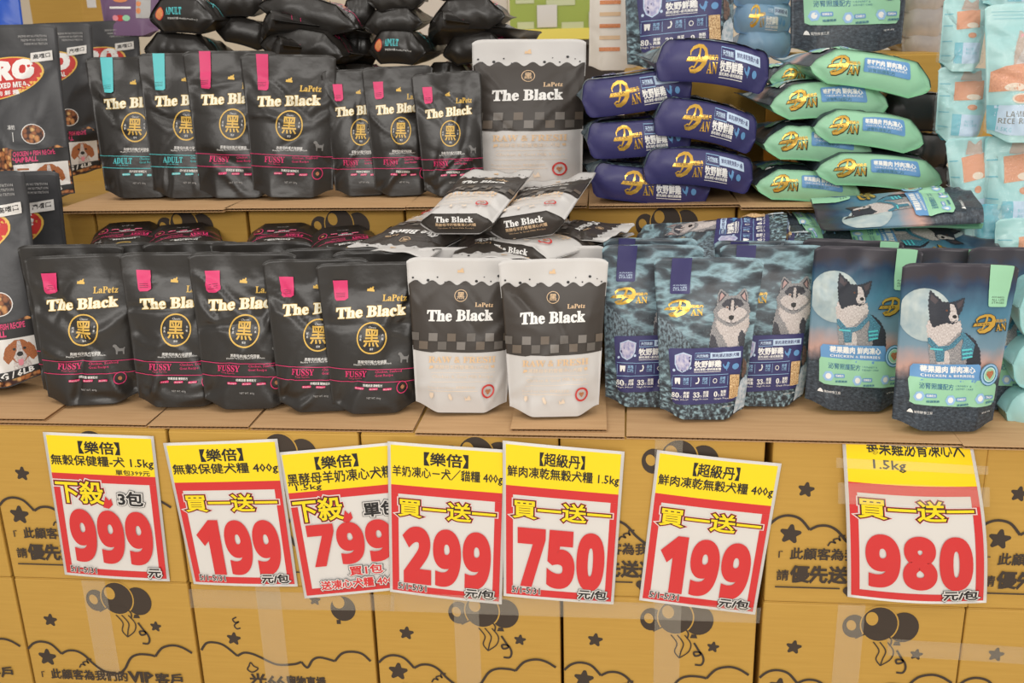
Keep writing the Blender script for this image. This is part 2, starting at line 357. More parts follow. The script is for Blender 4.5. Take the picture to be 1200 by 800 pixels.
# ------------------------------------------------------------------ pouches
def sstep(x, a, b):
    t = np.clip((x-a)/(b-a), 0, 1); return t*t*(3-2*t)
def pouch(name, label, cat, group, M, W, H, T, wt=1., wb=1., body=None, capm=None, art=None, cap=None, seed=1, pose='stand',
          wr=1., flop=0., bend=0., backm=None, nu=37, nv=46, hexa=None, ground=None, extra=None, lipwave=1., twist=0., belt=None):
    rs = np.random.RandomState(seed); lie = pose == 'lie'
    u = np.linspace(-1, 1, nu); v = np.linspace(0, 1, nv); U, Vv = np.meshgrid(u, v)
    wprof = wb+(wt-wb)*Vv
    top = .84; tp = np.clip(1-(Vv/top)**(2.6 if lie else 2.0), 0, 1)**.8
    ha, he = hexa or ((.80, .50) if lie else (.52, .06)); aU = np.abs(U)
    hexl = np.where(aU < ha, 1, 1-(1-he)*(aU-ha)/(1-ha))*np.clip((.985-aU)/.05, 0, 1)**.5
    rnd = np.clip(1-(aU/.97)**(4.5 if lie else 2.8), 0, 1)**.85
    kb = sstep(Vv, .02, .32); ln = hexl*(1-kb)+rnd*kb
    th = T/2*tp*ln+.0009
    X = W/2*wprof*U*(1-.05*tp)
    aU = np.abs(U); r0 = (.006 if lie else .016)*min(1, T/.05)
    rim = r0*sstep(aU, .45, 1)*np.clip(1-Vv/.22, 0, 1)**2
    Z = H*Vv+rim-.008*np.abs(U)**14*sstep(Vv, .9, 1)
    def dent(sd):
        r = np.random.RandomState(sd); D = np.zeros_like(U); x = U*W/2; z = Vv*H
        for k in range(22):
            if k < 13: cx = r.choice([-1, 1])*W*r.uniform(.25, .5); cz = H*r.choice([r.uniform(.02, .3), r.uniform(.55, .82)]); ang = math.atan2(H*.45-cz, -cx)+r.uniform(-.5, .5)
            else: cx = r.uniform(-.4, .4)*W; cz = r.uniform(.0, .85)*H; ang = r.uniform(0, math.pi)
            L = r.uniform(.25, .6)*W; wd = r.uniform(.0035, .010)*(W/.18); am = r.uniform(-1, .8)*.0046*wr*(W/.18)**.5
            dx, dz = x-cx, z-cz; al = dx*math.cos(ang)+dz*math.sin(ang); pe = -dx*math.sin(ang)+dz*math.cos(ang)+.1*al*np.sin(al*40+k)
            D += am*np.exp(-(pe/wd)**2)*np.exp(-(al/L*1.6)**2)
        for k in range(5):
            cx = r.uniform(-.5, .5)*W; cz = r.uniform(0, .85)*H; D += r.uniform(-1, .6)*.0035*wr*np.exp(-((x-cx)**2+(z-cz)**2)/(.18*W)**2)
        return D*sstep(1-np.abs(U), 0, .12)*(.3+.7*sstep(.93-Vv, 0, .15))*(.35+.65*sstep(Vv, 0, .04))
    zipl = .0011*np.exp(-((Vv*H-.872*H)/.0022)**2)+.0006*np.exp(-((Vv*H-.845*H)/.002)**2)
    a1, a2 = rs.uniform(0, 6, 2)
    lipw = (.0035*np.sin(U*4+a1)+.002*np.sin(U*9+a2))*sstep(Vv, .8, 1)*lipwave
    mid = lipw+flop*sstep(Vv, .62, 1.05)**1.3+bend*(U**2)*(.4+.6*tp)+twist*U*Vv
    Yf = mid-th-zipl*(np.abs(U) < .97)-dent(seed*7+1)
    Yb = mid+th+dent(seed*7+2)
    if lie:  # the underside rests flat
        Yb = mid+np.minimum(th, T/2)*.9
    Yf = np.minimum(Yf, Yb-.0006)
    Gf = np.stack([X, Yf, Z], 2); Gb = np.stack([X, Yb, Z], 2)
    nt_ = 9; t = np.linspace(-1, 1, nt_)
    tf = (t[:, None]+1)/2; rf, rb = Gf[0], Gb[0]
    Gc = rb[None]*(1-tf[..., None])+rf[None]*tf[..., None]
    dome = (1-t[:, None]**2)*(1-np.abs(u)[None, :]**4)
    rc = np.random.RandomState(seed+99); wig = np.zeros((nt_, nu))
    for k in range(6):
        c = rc.uniform(-1, 1); sl = rc.uniform(-.5, .5); wig += rc.uniform(-1, 1)*.0022*wr*np.exp(-((u[None]-c-sl*t[:, None])/rc.uniform(.05, .14))**2)
    Gc[..., 2] += (-.014*dome*(T/.08) if lie else .010*dome)+wig*dome*(1 if lie else 0)
    if lie:
        ua = np.abs(u)[None, :]; Gc[..., 2] += .0035*np.exp(-((np.abs(t[:, None])-(1-ua)*3.0)/.16)**2)*sstep(ua, .62, .75)*sstep(1-ua, 0, .05)
    Nf, Nc = grid_normals(Gf), grid_normals(Gc)
    if Nf[nv//2, nu//2, 1] > 0: Nf = -Nf
    if Nc[nt_//2, nu//2, 2] > 0: Nc = -Nc
    # flange below the rim gives the sealed bottom seam
    fl = .0035*(1.4 if lie else .8)
    Ff = Gf[0].copy(); Ff[:, 2] -= fl; Fb = Gb[0].copy(); Fb[:, 2] -= fl
    def quads(r, c, off, flip=False):
        i = np.arange(r-1)[:, None]*c+np.arange(c-1)[None]; q = np.stack([i, i+1, i+1+c, i+c], 2).reshape(-1, 4)+off
        return q[:, ::-1] if flip else q
    A = np.concatenate([[Ff], Gf]); Bk = np.concatenate([[Fb], Gb])
    Vt = np.vstack([A.reshape(-1, 3), Bk.reshape(-1, 3), Gc.reshape(-1, 3)])
    nA = A.shape[0]*nu
    q1 = quads(nv+1, nu, 0); q2 = quads(nv+1, nu, nA, True); q3 = quads(nt_, nu, 2*nA, True)
    # join front and back down the sides and across the top
    side = []
    for i in range(nv):
        for c_ in (0, nu-1):
            a, b = (i+1)*nu+c_, (i+1)*nu+c_+nu
            if i < nv-1: side.append([a, b, b+nA, a+nA] if c_ else [b, a, a+nA, b+nA])
    tb = nv*nu
    for i in range(nu-1): side.append([tb+i, tb+i+1, tb+i+1+nA, tb+i+nA])
    Q = np.vstack([q1, q2, q3, np.array(side)])
    mi = np.r_[np.zeros(len(q1)), np.full(len(q2), 2), np.full(len(q3), 1), np.zeros(len(side))]
    uvf = np.stack([U*.5, Vv], 2); uvf = np.concatenate([[uvf[0]], uvf]).reshape(-1, 2)
    uvc = np.stack(np.meshgrid(u*.5, t*.15), 2).reshape(-1, 2); UV = np.vstack([uvf, uvf, uvc])
    body = body or blackfilm
    root = empty(name, label=label, cat=cat, group=group, M=M)
    mm = [body, capm or body, backm or body]
    if belt:   # the dark middle band of the film itself
        rows = (np.arange(len(q1))//(nu-1))/nv; mi[:len(q1)][(rows > belt[0]) & (rows < belt[1])] = 3; mi[len(q1):2*len(q1)][(rows > belt[0]) & (rows < belt[1])] = 3; mm.append(belt[2])
    me = mesh_np('pouch', Vt, Q, mm, mi, UV)
    link(bpy.data.objects.new('pouch', me), root)
    allz = [Vt]
    def put(a, G, N, nm=None):
        for part, d in a.baked(G.shape[1], G.shape[0]).items():
            pts = sample(G, N, d['p'], d['h']); uv = np.c_[d['p'][:, 0]*.5, d['p'][:, 1]]
            o = link(bpy.data.objects.new(nm or part, mesh_np(part, pts, d['t'], d['mats'], d['mi'], uv)), root)
    if art: put(art, Gf, Nf)
    if cap: put(cap, Gc, Nc, 'bottom_print')
    if extra: extra(root, Gf, Nf)
    if ground is not None:
        Mw = np.array(M); z = (Vt @ Mw[2, :3]).min()+Mw[2, 3]; root.location.z += ground-z
    return root
def frame(x, f, o):
    """matrix with local x, front normal f (= -y local), z = completes"""
    x = x.normalized(); y = (-f).normalized(); z = x.cross(y).normalized(); y = z.cross(x)
    return Matrix(((x.x, y.x, z.x, o.x), (x.y, y.y, z.y, o.y), (x.z, y.z, z.z, o.z), (0, 0, 0, 1)))
def stand(name, label, cat, group, q, Z, T, yaw=0, lean=4, shift=(0, 0), off=0, grow=1., Y0=None, **kw):
    tl, tr, br, bl = q; bmid = ((bl[0]+br[0])/2, (bl[1]+br[1])/2)
    p0 = (atz(bmid, Z) if Y0 is None else aty(bmid, Y0))+V(0, off, 0); ps, ln = math.radians(yaw), math.radians(lean)
    n = V(math.sin(ps)*math.cos(ln), -math.cos(ps)*math.cos(ln), math.sin(ln))
    A, B, C, D = [atp(p, p0, n) for p in (tl, tr, br, bl)]
    x = ((B-A)+(C-D)).normalized(); z = (A+B-C-D).normalized(); z = (z-x*z.dot(x)).normalized(); f = x.cross(z)
    H = ((A+B)/2-(C+D)/2).length*grow; wt, wb = (B-A).length, (C-D).length; W = max(wt, wb)
    o = (C+D)/2-f*T/2+V(shift[0], shift[1], 0)
    return pouch(name, label, cat, group, frame(x, f, o), W, H, T, wt/W, wb/W, ground=Z+.0005, **kw)
def lie_cap(name, label, cat, group, l, r, Y, T, L, dyaw=0, tilt=0, **kw):
    """lying, gusset towards us: l and r are the pixels of the ends of the gusset's middle line"""
    A = aty(l, Y-dyaw); B = aty(r, Y+dyaw); x = (B-A).normalized(); W = (B-A).length
    aw = V(0, 0, 1).cross(x).normalized(); t = math.radians(tilt); z = aw*math.cos(t)+V(0, 0, 1)*math.sin(t); f = z.cross(x)  # f up
    f = x.cross(z)
    return pouch(name, label, cat, group, frame(x, f, (A+B)/2), W, L, T, pose='lie', **kw)
def lie(name, label, cat, group, c, Z, ang, W, L, T, tilt=0, roll=0, Y=None, **kw):
    """lying on its back, centre of the top face at pixel c and height Z; ang 0 = lip points away, + turns it to the left"""
    P = atz(c, Z) if Y is None else aty(c, Y); a = math.radians(ang); t = math.radians(tilt); z = V(-math.sin(a)*math.cos(t), math.cos(a)*math.cos(t), math.sin(t))
    x = V(math.cos(a), math.sin(a), 0); rr = math.radians(roll); x = x*math.cos(rr)+V(0, 0, 1)*math.sin(rr)
    f = x.cross(z); o = P-z*(L*.45)-f*(T*.45)
    return pouch(name, label, cat, group, frame(x, f, o), W, L, T, pose='lie', **kw)
# ------------------------------------------------------------------ artwork of the bags
def small_lines(a, x0, x1, y0, y1, m, s, dy=0): a.text(s, x0, x1, y0, y1, m, dy)
def black_art(kind='fussy', longtab=False):
    a = Art([(0, 50), (530, 25), (575, 760), (100, 775)]); ink = teal if kind == 'adult' else magenta
    a.part = 'printing'
    a.text('𝐋𝐚𝐏𝐞𝐭𝐳', 343, 464, 207, 240, gold, -4, .012)
    a.poly([(260, 192), (262, 178), (270, 180), (276, 172), (284, 174), (288, 166), (294, 168), (292, 180), (298, 184), (298, 194)], gold)
    a.text(serif('The Black'), 113, 465, 281, 332, gold, -27, .050, 2); a.z += 2
    a.text(serif('The Black'), 113, 465, 281, 332, cream, -27, .024, 2)
    a.part = 'emblem'
    a.ring(300, 421, 75, 7, gold, 32); a.text('黑', 260, 340, 378, 462, gold, 0, .014, 2)
    a.text('Classic', 280, 322, 363, 373, white); a.text('獨享', 291, 312, 470, 481, white)
    a.text('經', 238, 248, 408, 420, white); a.text('典', 238, 248, 424, 436, white); a.text('挑', 352, 361, 400, 412, white); a.text('嘴', 352, 361, 418, 430, white)
    a.part = 'printing'
    a.text('黑酵母挑嘴犬保健糧', 233, 385, 529, 544, white, -2, .008); a.text('Healthy Pet Food Made with Bioferm', 213, 412, 546, 557, white, -8)
    D = [(445, 497), (452, 492), (462, 494), (470, 504), (478, 512), (495, 512), (500, 505), (503, 508), (500, 520), (500, 541), (494, 541), (492, 526), (470, 526), (468, 541), (461, 541), (460, 522), (454, 508), (446, 504)]
    a.poly(D, grey)
    a.rect(72, 560, 572, 575, ink, -4); a.rect(85, 560, 632, 635, ink, -6)
    a.text(serif('ADULT' if kind == 'adult' else 'FUSSY'), 168, 285, 582, 611, ink, -2, .012, 2)
    a.text('Dog Adult' if kind == 'adult' else 'Fussy Appetite', 190, 262, 613, 622, ink)
    a.text('Chicken, Seafood', 328, 470, 577, 590, ink, -5, .01); a.text('Goat Recipe', 328, 425, 594, 609, ink, -4, .01)
    a.text('挑嘴首選 關懷配方' if kind != 'adult' else '成犬首選 關懷配方', 268, 372, 640, 652, white, 0, .015)
    for x in (225, 300, 375): a.rrect(x, x+48, 658, 668, 4, ink, -3); a.text('Recipe', x+5, x+43, 660, 667, white, -2)
    a.ring(477, 655, 28, 4, ink, 20); a.disc(477, 655, 10, heart)
    a.text('NET WT. 400g', 290, 366, 699, 710, greyl)
    a.part = 'colored_tab'
    if longtab: a.poly([(88, 38), (155, 36), (168, 238), (158, 246), (114, 244), (108, 215)], ink)
    else: a.poly([(88, 137), (160, 135), (168, 228), (152, 240), (112, 243), (103, 232)], ink)
    for k in range(3): a.rect(108+k, 152, 205+k*9, 207+k*9, black, -3)
    return a
def white_art():
    a = Art([(-55, 66), (453, 46), (447, 768), (12, 764)]); a.part = 'charcoal_panel'
    P = []
    for k in range(81):
        x = -60+k*6.6; P.append((x, 192-k*.12+12*math.cos((x-30)/75*2*math.pi)*(1 if math.cos((x-30)/75*2*math.pi) > 0 else .8)))
    for k in range(24): x = 470-k*23; P.append((x, 503+12*sum((1, ))*(1-(x-200)**2/70000)*1.0+6*(x < 100)))
    a.poly(P, charcoal)
    a.part = 'printing'
    for x, y, r in ((48, 181, 7), (90, 163, 4), (125, 186, 3), (268, 176, 7), (303, 153, 3), (370, 146, 7), (404, 156, 3), (335, 175, 4), (425, 170, 4), (-20, 170, 5), (0, 186, 4)): a.disc(x, y, r, black, 10)
    a.poly([(178, 134), (180, 120), (190, 122), (196, 112), (204, 110), (206, 122), (210, 134)], tan)
    a.ring(200, 250, 28, 3, tan, 24); a.text('黑', 184, 216, 234, 266, tan, 0, .01)
    a.text('𝐋𝐚𝐏𝐞𝐭𝐳', 268, 352, 282, 303, tan, -3, .006)
    a.text(serif('The Black'), 52, 354, 326, 376, white, -12, .028, 2)
    for y0, xs in ((432, (-22, 62, 147, 238, 325, 410)), (470, (20, 105, 193, 283, 368))):
        for i, x in enumerate(xs): a.rect(x, x+40, y0-.02*x, y0+36-.02*x, checks[(i+int(y0)) % 3], -1)
    a.text(serif('RAW & FRESH'), 66, 378, 535, 563, tan, -6, .008, 2)
    a.text('黑酵母羊奶營養凍心犬糧', 95, 348, 571, 589, tanl, -3, .008)
    a.poly([(70, 590), (74, 576), (88, 574), (90, 584)], tan); a.poly([(355, 572), (372, 568), (374, 580), (362, 582)], tan)
    a.ribbon([(82, 604), (378, 600), (380, 640), (80, 644)], 1.6, tanl, True)
    a.text('Chicken & Goat Milk Recipe', 85, 370, 614, 632, tanl, -3); a.text('Freeze-Dried Chicken 凍乾雞肉羊奶粉', 70, 290, 660, 672, tanl)
    a.rect(70, 300, 680, 682, tanl)
    a.poly([(80, 690), (97, 690), (98, 706), (88, 718), (79, 706)], tanl); a.poly([(162, 695), (172, 690), (184, 712), (178, 720), (168, 712)], tanl); a.poly([(240, 700), (250, 712), (262, 696), (272, 716), (244, 720)], tanl)
    a.part = 'round_seal'
    a.ring(349, 684, 27, 8, redink, 28); a.disc(343, 680, 6.5, heart, 10); a.disc(354, 680, 6.5, heart, 10); a.poly([(337, 683), (360, 683), (349, 697)], heart)
    return a
def white_cap():
    a = Art([(0, 0), (300, 0), (300, 130), (0, 130)]); a.part = 'bottom_print'
    a.text(serif('The Black'), 70, 225, 22, 52, white, 0, .02, 1); a.text('黑酵母羊奶營養凍心犬糧', 70, 235, 58, 76, tan, 0, .012); a.text('Chicken & Goat Milk Recipe', 78, 225, 84, 94, tan); return a
def logo(a, x0, x1, y0, y1, dy=0, outline=False):
    """the big gold D crossed by a banner, with the small letters beside it"""
    w, h = x1-x0, y1-y0
    def P(px, py): return (x0+px*w, y0+py*h+dy*px)
    K = [(.13, .40), (.12, .27), (.20, .13), (.36, .03), (.50, .04), (.59, .16), (.61, .34), (.57, .58), (.46, .80), (.31, .94), (.18, .95), (.13, .86), (.20, .79), (.30, .80)]
    ring = [P(*q) for q in K]; ws = [w*q for q in (.02, .045, .06, .065, .07, .09, .11, .115, .10, .08, .06, .04, .03, .015)]
    if outline:
        a.ribbon([(p[0]+.008*w, p[1]+.02*h) for p in ring], [q+.035*w for q in ws], black); a.poly([P(-.02, .66), P(.04, .42), P(.62, .36), P(.58, .64)], black)
        a.text('AN', x0+.645*w, x0+.97*w, y0+.52*h+dy*.8, y0+.97*h+dy*.8, black, 0, .05)
    a.ribbon(ring, ws, goldd); a.ribbon([P(.42, .06), P(.40, .30), P(.34, .60), P(.25, .84)], [.05*w, .06*w, .055*w, .03*w], goldd)
    a.poly([P(.0, .62), P(.06, .46), P(.60, .40), P(.56, .60)], goldd); a.z += 1
    a.text('SUPER', x0+.10*w, x0+.50*w, y0+.47*h+dy*.1, y0+.575*h+dy*.1, black, 0, .0)
    a.text('超級丹', x0+.66*w, x0+.97*w, y0+.28*h+dy*.8, y0+.47*h+dy*.8, goldd, 0, .02)
    a.text('𝐀𝐍', x0+.655*w, x0+.96*w, y0+.54*h+dy*.8, y0+.94*h+dy*.8, goldd, 0, .01, 2)
def chicken(a, x0, x1, y0, y1, m, dy=0):
    w, h = x1-x0, y1-y0; mid = x0+w*.48
    R = [(0, .35), (.12, .2), (.2, .45), (.42, .55), (.55, .3), (.62, .05), (.75, 0), (.88, .1), (1, .16), (.88, .24), (.86, .5), (.7, .78), (.62, .82), (.62, 1), (.52, 1), (.52, .84), (.3, .78), (.12, .6)]
    a.poly([(x0+px*.46*w, y0+py*h+dy*px*.5) for px, py in R], m); a.disc(x0+w*.79, y0+h*.56+dy*.8, w*.19, m, 14, h*.34, rot=-.2)
def wolf(a):
    a.fur([(316, 352), (300, 425), (300, 486), (476, 486), (470, 455), (500, 400), (494, 345), (400, 330)], furg, 5, 2, 9)
    a.fur([(330, 350), (380, 372), (440, 375), (488, 335), (496, 390), (462, 440), (430, 486), (395, 486), (360, 430), (330, 400)], furl, 6, 3, 9)
    a.fur([(306, 425), (330, 440), (345, 486), (300, 486)], furd, 4, 4, 8); a.fur([(330, 390), (350, 430), (362, 486), (345, 486), (330, 450)], furg, 3, 5, 7); a.fur([(455, 410), (476, 430), (476, 486), (452, 486), (440, 450)], furd, 4, 6, 8)
    a.fur([(328, 290), (332, 235), (345, 207), (375, 228), (390, 243), (422, 242), (452, 208), (466, 206), (480, 240), (482, 280), (496, 318), (486, 345), (460, 368), (430, 384), (402, 392), (372, 384), (345, 366), (318, 344), (312, 315)], furg, 4, 7, 7)
    a.poly([(334, 278), (338, 235), (347, 215), (372, 236), (352, 262)], furd); a.poly([(442, 240), (462, 214), (473, 240), (475, 276), (456, 262)], furd)
    a.poly([(340, 268), (343, 238), (350, 225), (364, 240), (350, 256)], earpink); a.poly([(449, 243), (463, 224), (468, 245), (470, 266), (458, 256)], earpink)
    a.fur([(352, 285), (372, 262), (392, 255), (422, 255), (446, 262), (462, 285), (445, 300), (420, 312), (404, 318), (388, 312), (366, 300)], furd, 3, 8, 7)
    a.fur([(330, 325), (352, 305), (378, 300), (396, 322), (398, 268), (404, 262), (410, 268), (412, 322), (432, 300), (458, 305), (480, 322), (470, 345), (440, 362), (402, 378), (366, 362), (340, 345)], furl, 3, 9, 7)
    for x in (379, 427): a.disc(x, 298, 8, furl, 10, 6); a.disc(x, 299, 4.6, furt, 10, 4); a.disc(x, 299, 2.6, black, 8)
    a.poly([(388, 342), (402, 338), (415, 342), (413, 356), (402, 364), (390, 356)], black); a.rect(400, 403, 362, 374, furd); a.ribbon([(378, 372), (390, 377), (402, 373), (414, 377), (426, 372)], 2.5, furd)
def wolf_art():
    a = Art([(28, 36), (548, 32), (505, 790), (88, 768)]); a.part = 'animal_picture'
    a.fur([(30, 330), (70, 350), (120, 390), (180, 430), (212, 478), (212, 500), (100, 500), (70, 560), (40, 430)], mat('pine_dark_print', (52, 56, 62), .5, rgb2=(120, 140, 150), nscale=45, uvs=True), 6, 12, 10)
    wolf(a)
    a.fur([(470, 640), (500, 620), (512, 650), (508, 780), (440, 785), (455, 700)], mat('snow_print', (200, 204, 208), .5, rgb2=(150, 168, 180), nscale=30, uvs=True), 2, 13, 10)
    a.fur([(472, 540), (492, 560), (498, 600), (484, 630), (470, 620)], mat('hind_leg_print', (120, 96, 84), .5, rgb2=(84, 70, 68), nscale=60, uvs=True), 3, 14, 9)
    a.part = 'printed_label'
    a.poly([(107, 28), (200, 28), (200, 226), (194, 232), (113, 232), (107, 226)], navy)
    a.text('AWARD', 120, 186, 183, 191, bluew, 0, .0); a.text('ALL LIFE', 120, 186, 195, 204, bluew, 0, .01); a.text('STAGES', 120, 186, 207, 216, bluew, 0, .01)
    logo(a, 83, 270, 264, 342)
    a.poly([(120, 487), (462, 484), (468, 490), (450, 716), (436, 722), (156, 722), (142, 714), (112, 495)], navy)
    sh = [(142, 518), (178, 506), (215, 518), (212, 555), (200, 578), (178, 590), (156, 578), (144, 555)]
    a.poly(sh, mat('shield_print', (150, 150, 190), .3, rgb2=(206, 200, 216), nscale=30, uvs=True)); a.ribbon(sh, 4, bluew, True)
    a.disc(140, 580, 6, bluew, 8); a.disc(214, 572, 6, bluew, 8)
    a.ribbon([(233, 508), (304, 507), (304, 534), (233, 535)], 2.5, bluel, True); a.text('天然無穀', 240, 297, 514, 528, bluew, 0, .02)
    a.rect(306, 455, 506, 534, bluew); a.text('鮮肉凍乾無穀犬糧', 316, 446, 512, 528, navy, 0, .015)
    a.text('牧野鮮雞', 232, 361, 542, 571, white, 0, .035); a.text('鮮肉凍乾+鮮肉無穀糧', 232, 361, 574, 585, white, 0, .02); a.rect(232, 360, 589, 591, white)
    chicken(a, 368, 450, 548, 588, blue)
    a.rect(135, 398, 602, 604, bluel); a.rect(135, 398, 655, 657, bluel)
    for x in (136, 218, 308, 396): a.rect(x, x+1.6, 610, 648, bluel)
    a.poly([(148, 614), (172, 614), (170, 638), (164, 638), (160, 626), (156, 638), (150, 638)], white)
    a.ribbon([(240, 636), (252, 634), (256, 622), (252, 612)], 6, white); a.ring(334, 628, 9, 3, white, 12)
    for x in (182, 272, 358): a.text('高嗜\n口性', x, x+26, 612, 640, bluel, 0, .01)
    for x, n, t2, t3 in ((138, '80', '高鮮\n肉量', 'High Meat'), (232, '33', '高蛋\n白質', 'High Protein'), (332, '0', '無穀\n配方', 'Grain Free')):
        w = 30 if len(n) > 1 else 16
        a.text(serif(n), x, x+w, 672, 693, white, 0, .012); a.text('%', x+w+2, x+w+12, 684, 693, white); a.text(t2, x+w+17, x+w+44, 668, 693, white, 0, .02); a.text(t3, x, x+72, 697, 705, white)
    a.rect(405, 452, 606, 706, meat)
    a.text('NET WT. 400g', 378, 432, 734, 741, white)
    return a
def navy_cap():
    a = Art([(352, 95), (945, 130), (905, 245), (352, 215)], .99); a.part = 'bottom_print'
    logo(a, 494, 658, 118, 196, 14)
    a.ribbon([(670, 128), (738, 134), (738, 166), (668, 160)], 2.5, bluel, True); a.text('天然無穀', 676, 731, 136, 152, bluew, 5, .02)
    a.rect(740, 872, 134, 162, bluew, 12); a.text('鮮肉凍乾無穀犬糧', 750, 862, 141, 156, navy, 9, .015)
    a.text('牧野鮮雞', 665, 780, 166, 194, white, 6, .035); a.text('鮮肉凍乾+鮮肉無穀糧', 665, 780, 196, 206, white, 6, .02); a.rect(664, 780, 210, 212, white, 6)
    chicken(a, 786, 854, 172, 204, blue, 6); return a
def collie(a):
    a.fur([(172, 300), (168, 380), (175, 492), (415, 494), (412, 430), (385, 380), (320, 335), (320, 290)], furg, 4, 21, 9)
    a.fur([(340, 345), (385, 378), (412, 425), (416, 494), (345, 494), (352, 420), (322, 370)], furb, 4, 22, 8)
    a.fur([(162, 320), (172, 285), (250, 285), (318, 300), (322, 335), (300, 350), (255, 392), (210, 395), (172, 378)], furl, 5, 23, 8)
    a.fur([(200, 390), (240, 395), (262, 440), (262, 494), (205, 494)], furl, 3, 24, 8)
    a.fur([(176, 232), (178, 205), (188, 153), (215, 180), (240, 206), (272, 210), (300, 205), (346, 188), (332, 240), (312, 268), (305, 295), (286, 305), (250, 300), (222, 305), (192, 318), (178, 290)], furb, 4, 25, 7)
    a.poly([(186, 196), (192, 170), (222, 200), (206, 215)], mat('ear_inner', (72, 62, 66), .5)); a.poly([(304, 214), (338, 196), (326, 228), (310, 240)], mat('ear_inner', (72, 62, 66), .5))
    a.fur([(272, 216), (290, 218), (300, 240), (304, 262), (310, 282), (300, 296), (272, 296), (262, 276), (274, 250)], furl, 2, 26, 6)
    a.disc(292, 273, 11, black, 12, 8); a.disc(256, 244, 4, furt, 8); a.disc(256, 244, 2.6, black, 8); a.ribbon([(268, 292), (284, 296), (300, 288)], 2.4, furd)
    a.poly([(166, 365), (176, 362), (212, 402), (262, 400), (320, 352), (330, 366), (285, 410), (240, 425), (236, 470), (202, 470), (196, 425), (168, 385)], harness)
    a.poly([(316, 345), (332, 342), (385, 400), (372, 455), (322, 470), (318, 420), (330, 385)], harness)
    for i in range(3): a.rect(322+i*2, 372, 420+i*17, 427+i*17, teal, -4)
    a.rect(176, 232, 408, 415, teal, 6)
def collie_art():
    a = Art([(72, 27), (605, 30), (515, 795), (22, 750)]); a.part = 'animal_picture'
    a.disc(165, 262, 118, moonm, 32)
    collie(a)
    a.part = 'printed_label'
    a.poly([(467, 22), (573, 22), (549, 230), (543, 235), (462, 232), (456, 226)], mint)
    a.text('AWARD', 472, 536, 183, 191, black, 2); a.text('ALL LIFE', 472, 536, 195, 204, black, 2); a.text('STAGES', 472, 536, 208, 217, black, 2)
    logo(a, 375, 555, 270, 350, -2, True)
    a.poly([(104, 476), (404, 490), (412, 500), (412, 575), (92, 545), (92, 490)], blue)
    a.poly([(92, 532), (412, 562), (500, 590), (506, 600), (500, 672), (484, 690), (108, 652), (86, 640), (86, 545)], mint)
    a.text('莓果雞肉 鮮肉凍心', 133, 385, 483, 512, white, 17, .035); a.text(sansb('CHICKEN & BERRIES'), 133, 382, 519, 530, white, 18, .0)
    a.text('泌腎照護配方', 125, 280, 556, 582, harness, 16, .02); a.text('URINARY &', 290, 368, 577, 585, harness, 5); a.text('KIDNEY CARE', 290, 376, 590, 598, harness, 6)
    for x, y in ((126, 616), (266, 640), (412, 645)):
        a.poly([(x+26*math.cos(k*math.pi/3), y+24*math.sin(k*math.pi/3)) for k in range(6)], bluel); a.disc(x, y, 13, white, 10)
        a.rrect(x+26, x+76, y-10, y+8, 5, blue, 3); a.text('低鎂配方', x+31, x+71, y-6, y+4, white, 3, .02); a.text('維護健康', x+30, x+88, y+19, y+29, harness, 3, .02)
    a.part = 'round_seal'
    a.disc(458, 540, 52, harness, 28); a.ring(458, 540, 44, 8, bluel, 28); a.disc(458, 540, 34, teal, 24); a.disc(458, 540, 29, mint, 24); a.ring(458, 540, 31, 3, white, 24)
    a.disc(450, 534, 12, heart, 12); a.disc(468, 534, 12, heart, 12); a.poly([(439, 539), (479, 539), (459, 562)], heart)
    a.part = 'printed_label'
    a.poly([(78, 690), (84, 678), (92, 672), (100, 680), (104, 692)], white); a.text('寵物鮮食工房', 108, 180, 680, 692, white, 4); a.text('NET WT. 400g', 418, 468, 708, 717, white, 2)
    return a
def mint_cap():
    a = Art([(15, 375), (600, 420), (560, 530), (20, 545)], .99); a.part = 'bottom_print'
    logo(a, 118, 290, 424, 502, -6, True)
    a.rrect(305, 500, 424, 478, 8, blue); a.text('莓果雞肉 鮮肉凍心', 318, 488, 430, 449, white, 4, .035); a.text('CHICKEN & BERRIES', 320, 486, 453, 460, white, 2)
    a.text('泌腎照護配方', 328, 440, 464, 476, harness, 0, .02); return a
def beagle(a, x0, x1, y0, y1):
    w, h = x1-x0, y1-y0
    P = lambda L: [(x0+p*w, y0+q*h) for p, q in L]
    a.poly(P([(.0, 0), (1, 0), (1, 1), (0, 1)]), signwhite)
    a.fur(P([(.3, .95), (.32, .6), (.7, .6), (.8, 1), (.3, 1)]), furl, w*.01, 3, w*.06)
    a.fur(P([(.22, .2), (.38, .05), (.62, .05), (.78, .2), (.75, .6), (.6, .78), (.4, .78), (.25, .6)]), furt, w*.01, 4, w*.06)
    a.fur(P([(.24, .14), (.32, .3), (.3, .62), (.16, .78), (.04, .6), (.1, .3)]), furt, w*.012, 5, w*.06); a.fur(P([(.76, .14), (.9, .3), (.96, .62), (.84, .78), (.7, .6), (.68, .3)]), furt, w*.012, 6, w*.06)
    a.fur(P([(.46, .08), (.54, .08), (.58, .38), (.68, .6), (.6, .76), (.4, .76), (.32, .6), (.42, .38)]), furl, w*.008, 7, w*.06)
    for q in (.36, .64): a.disc(x0+q*w, y0+.33*h, w*.045, black, 10)
    a.disc(x0+.5*w, y0+.50*h, w*.085, black, 12, h*.08); a.poly(P([(.43, .68), (.57, .68), (.56, .86), (.5, .9), (.44, .86)]), pink)
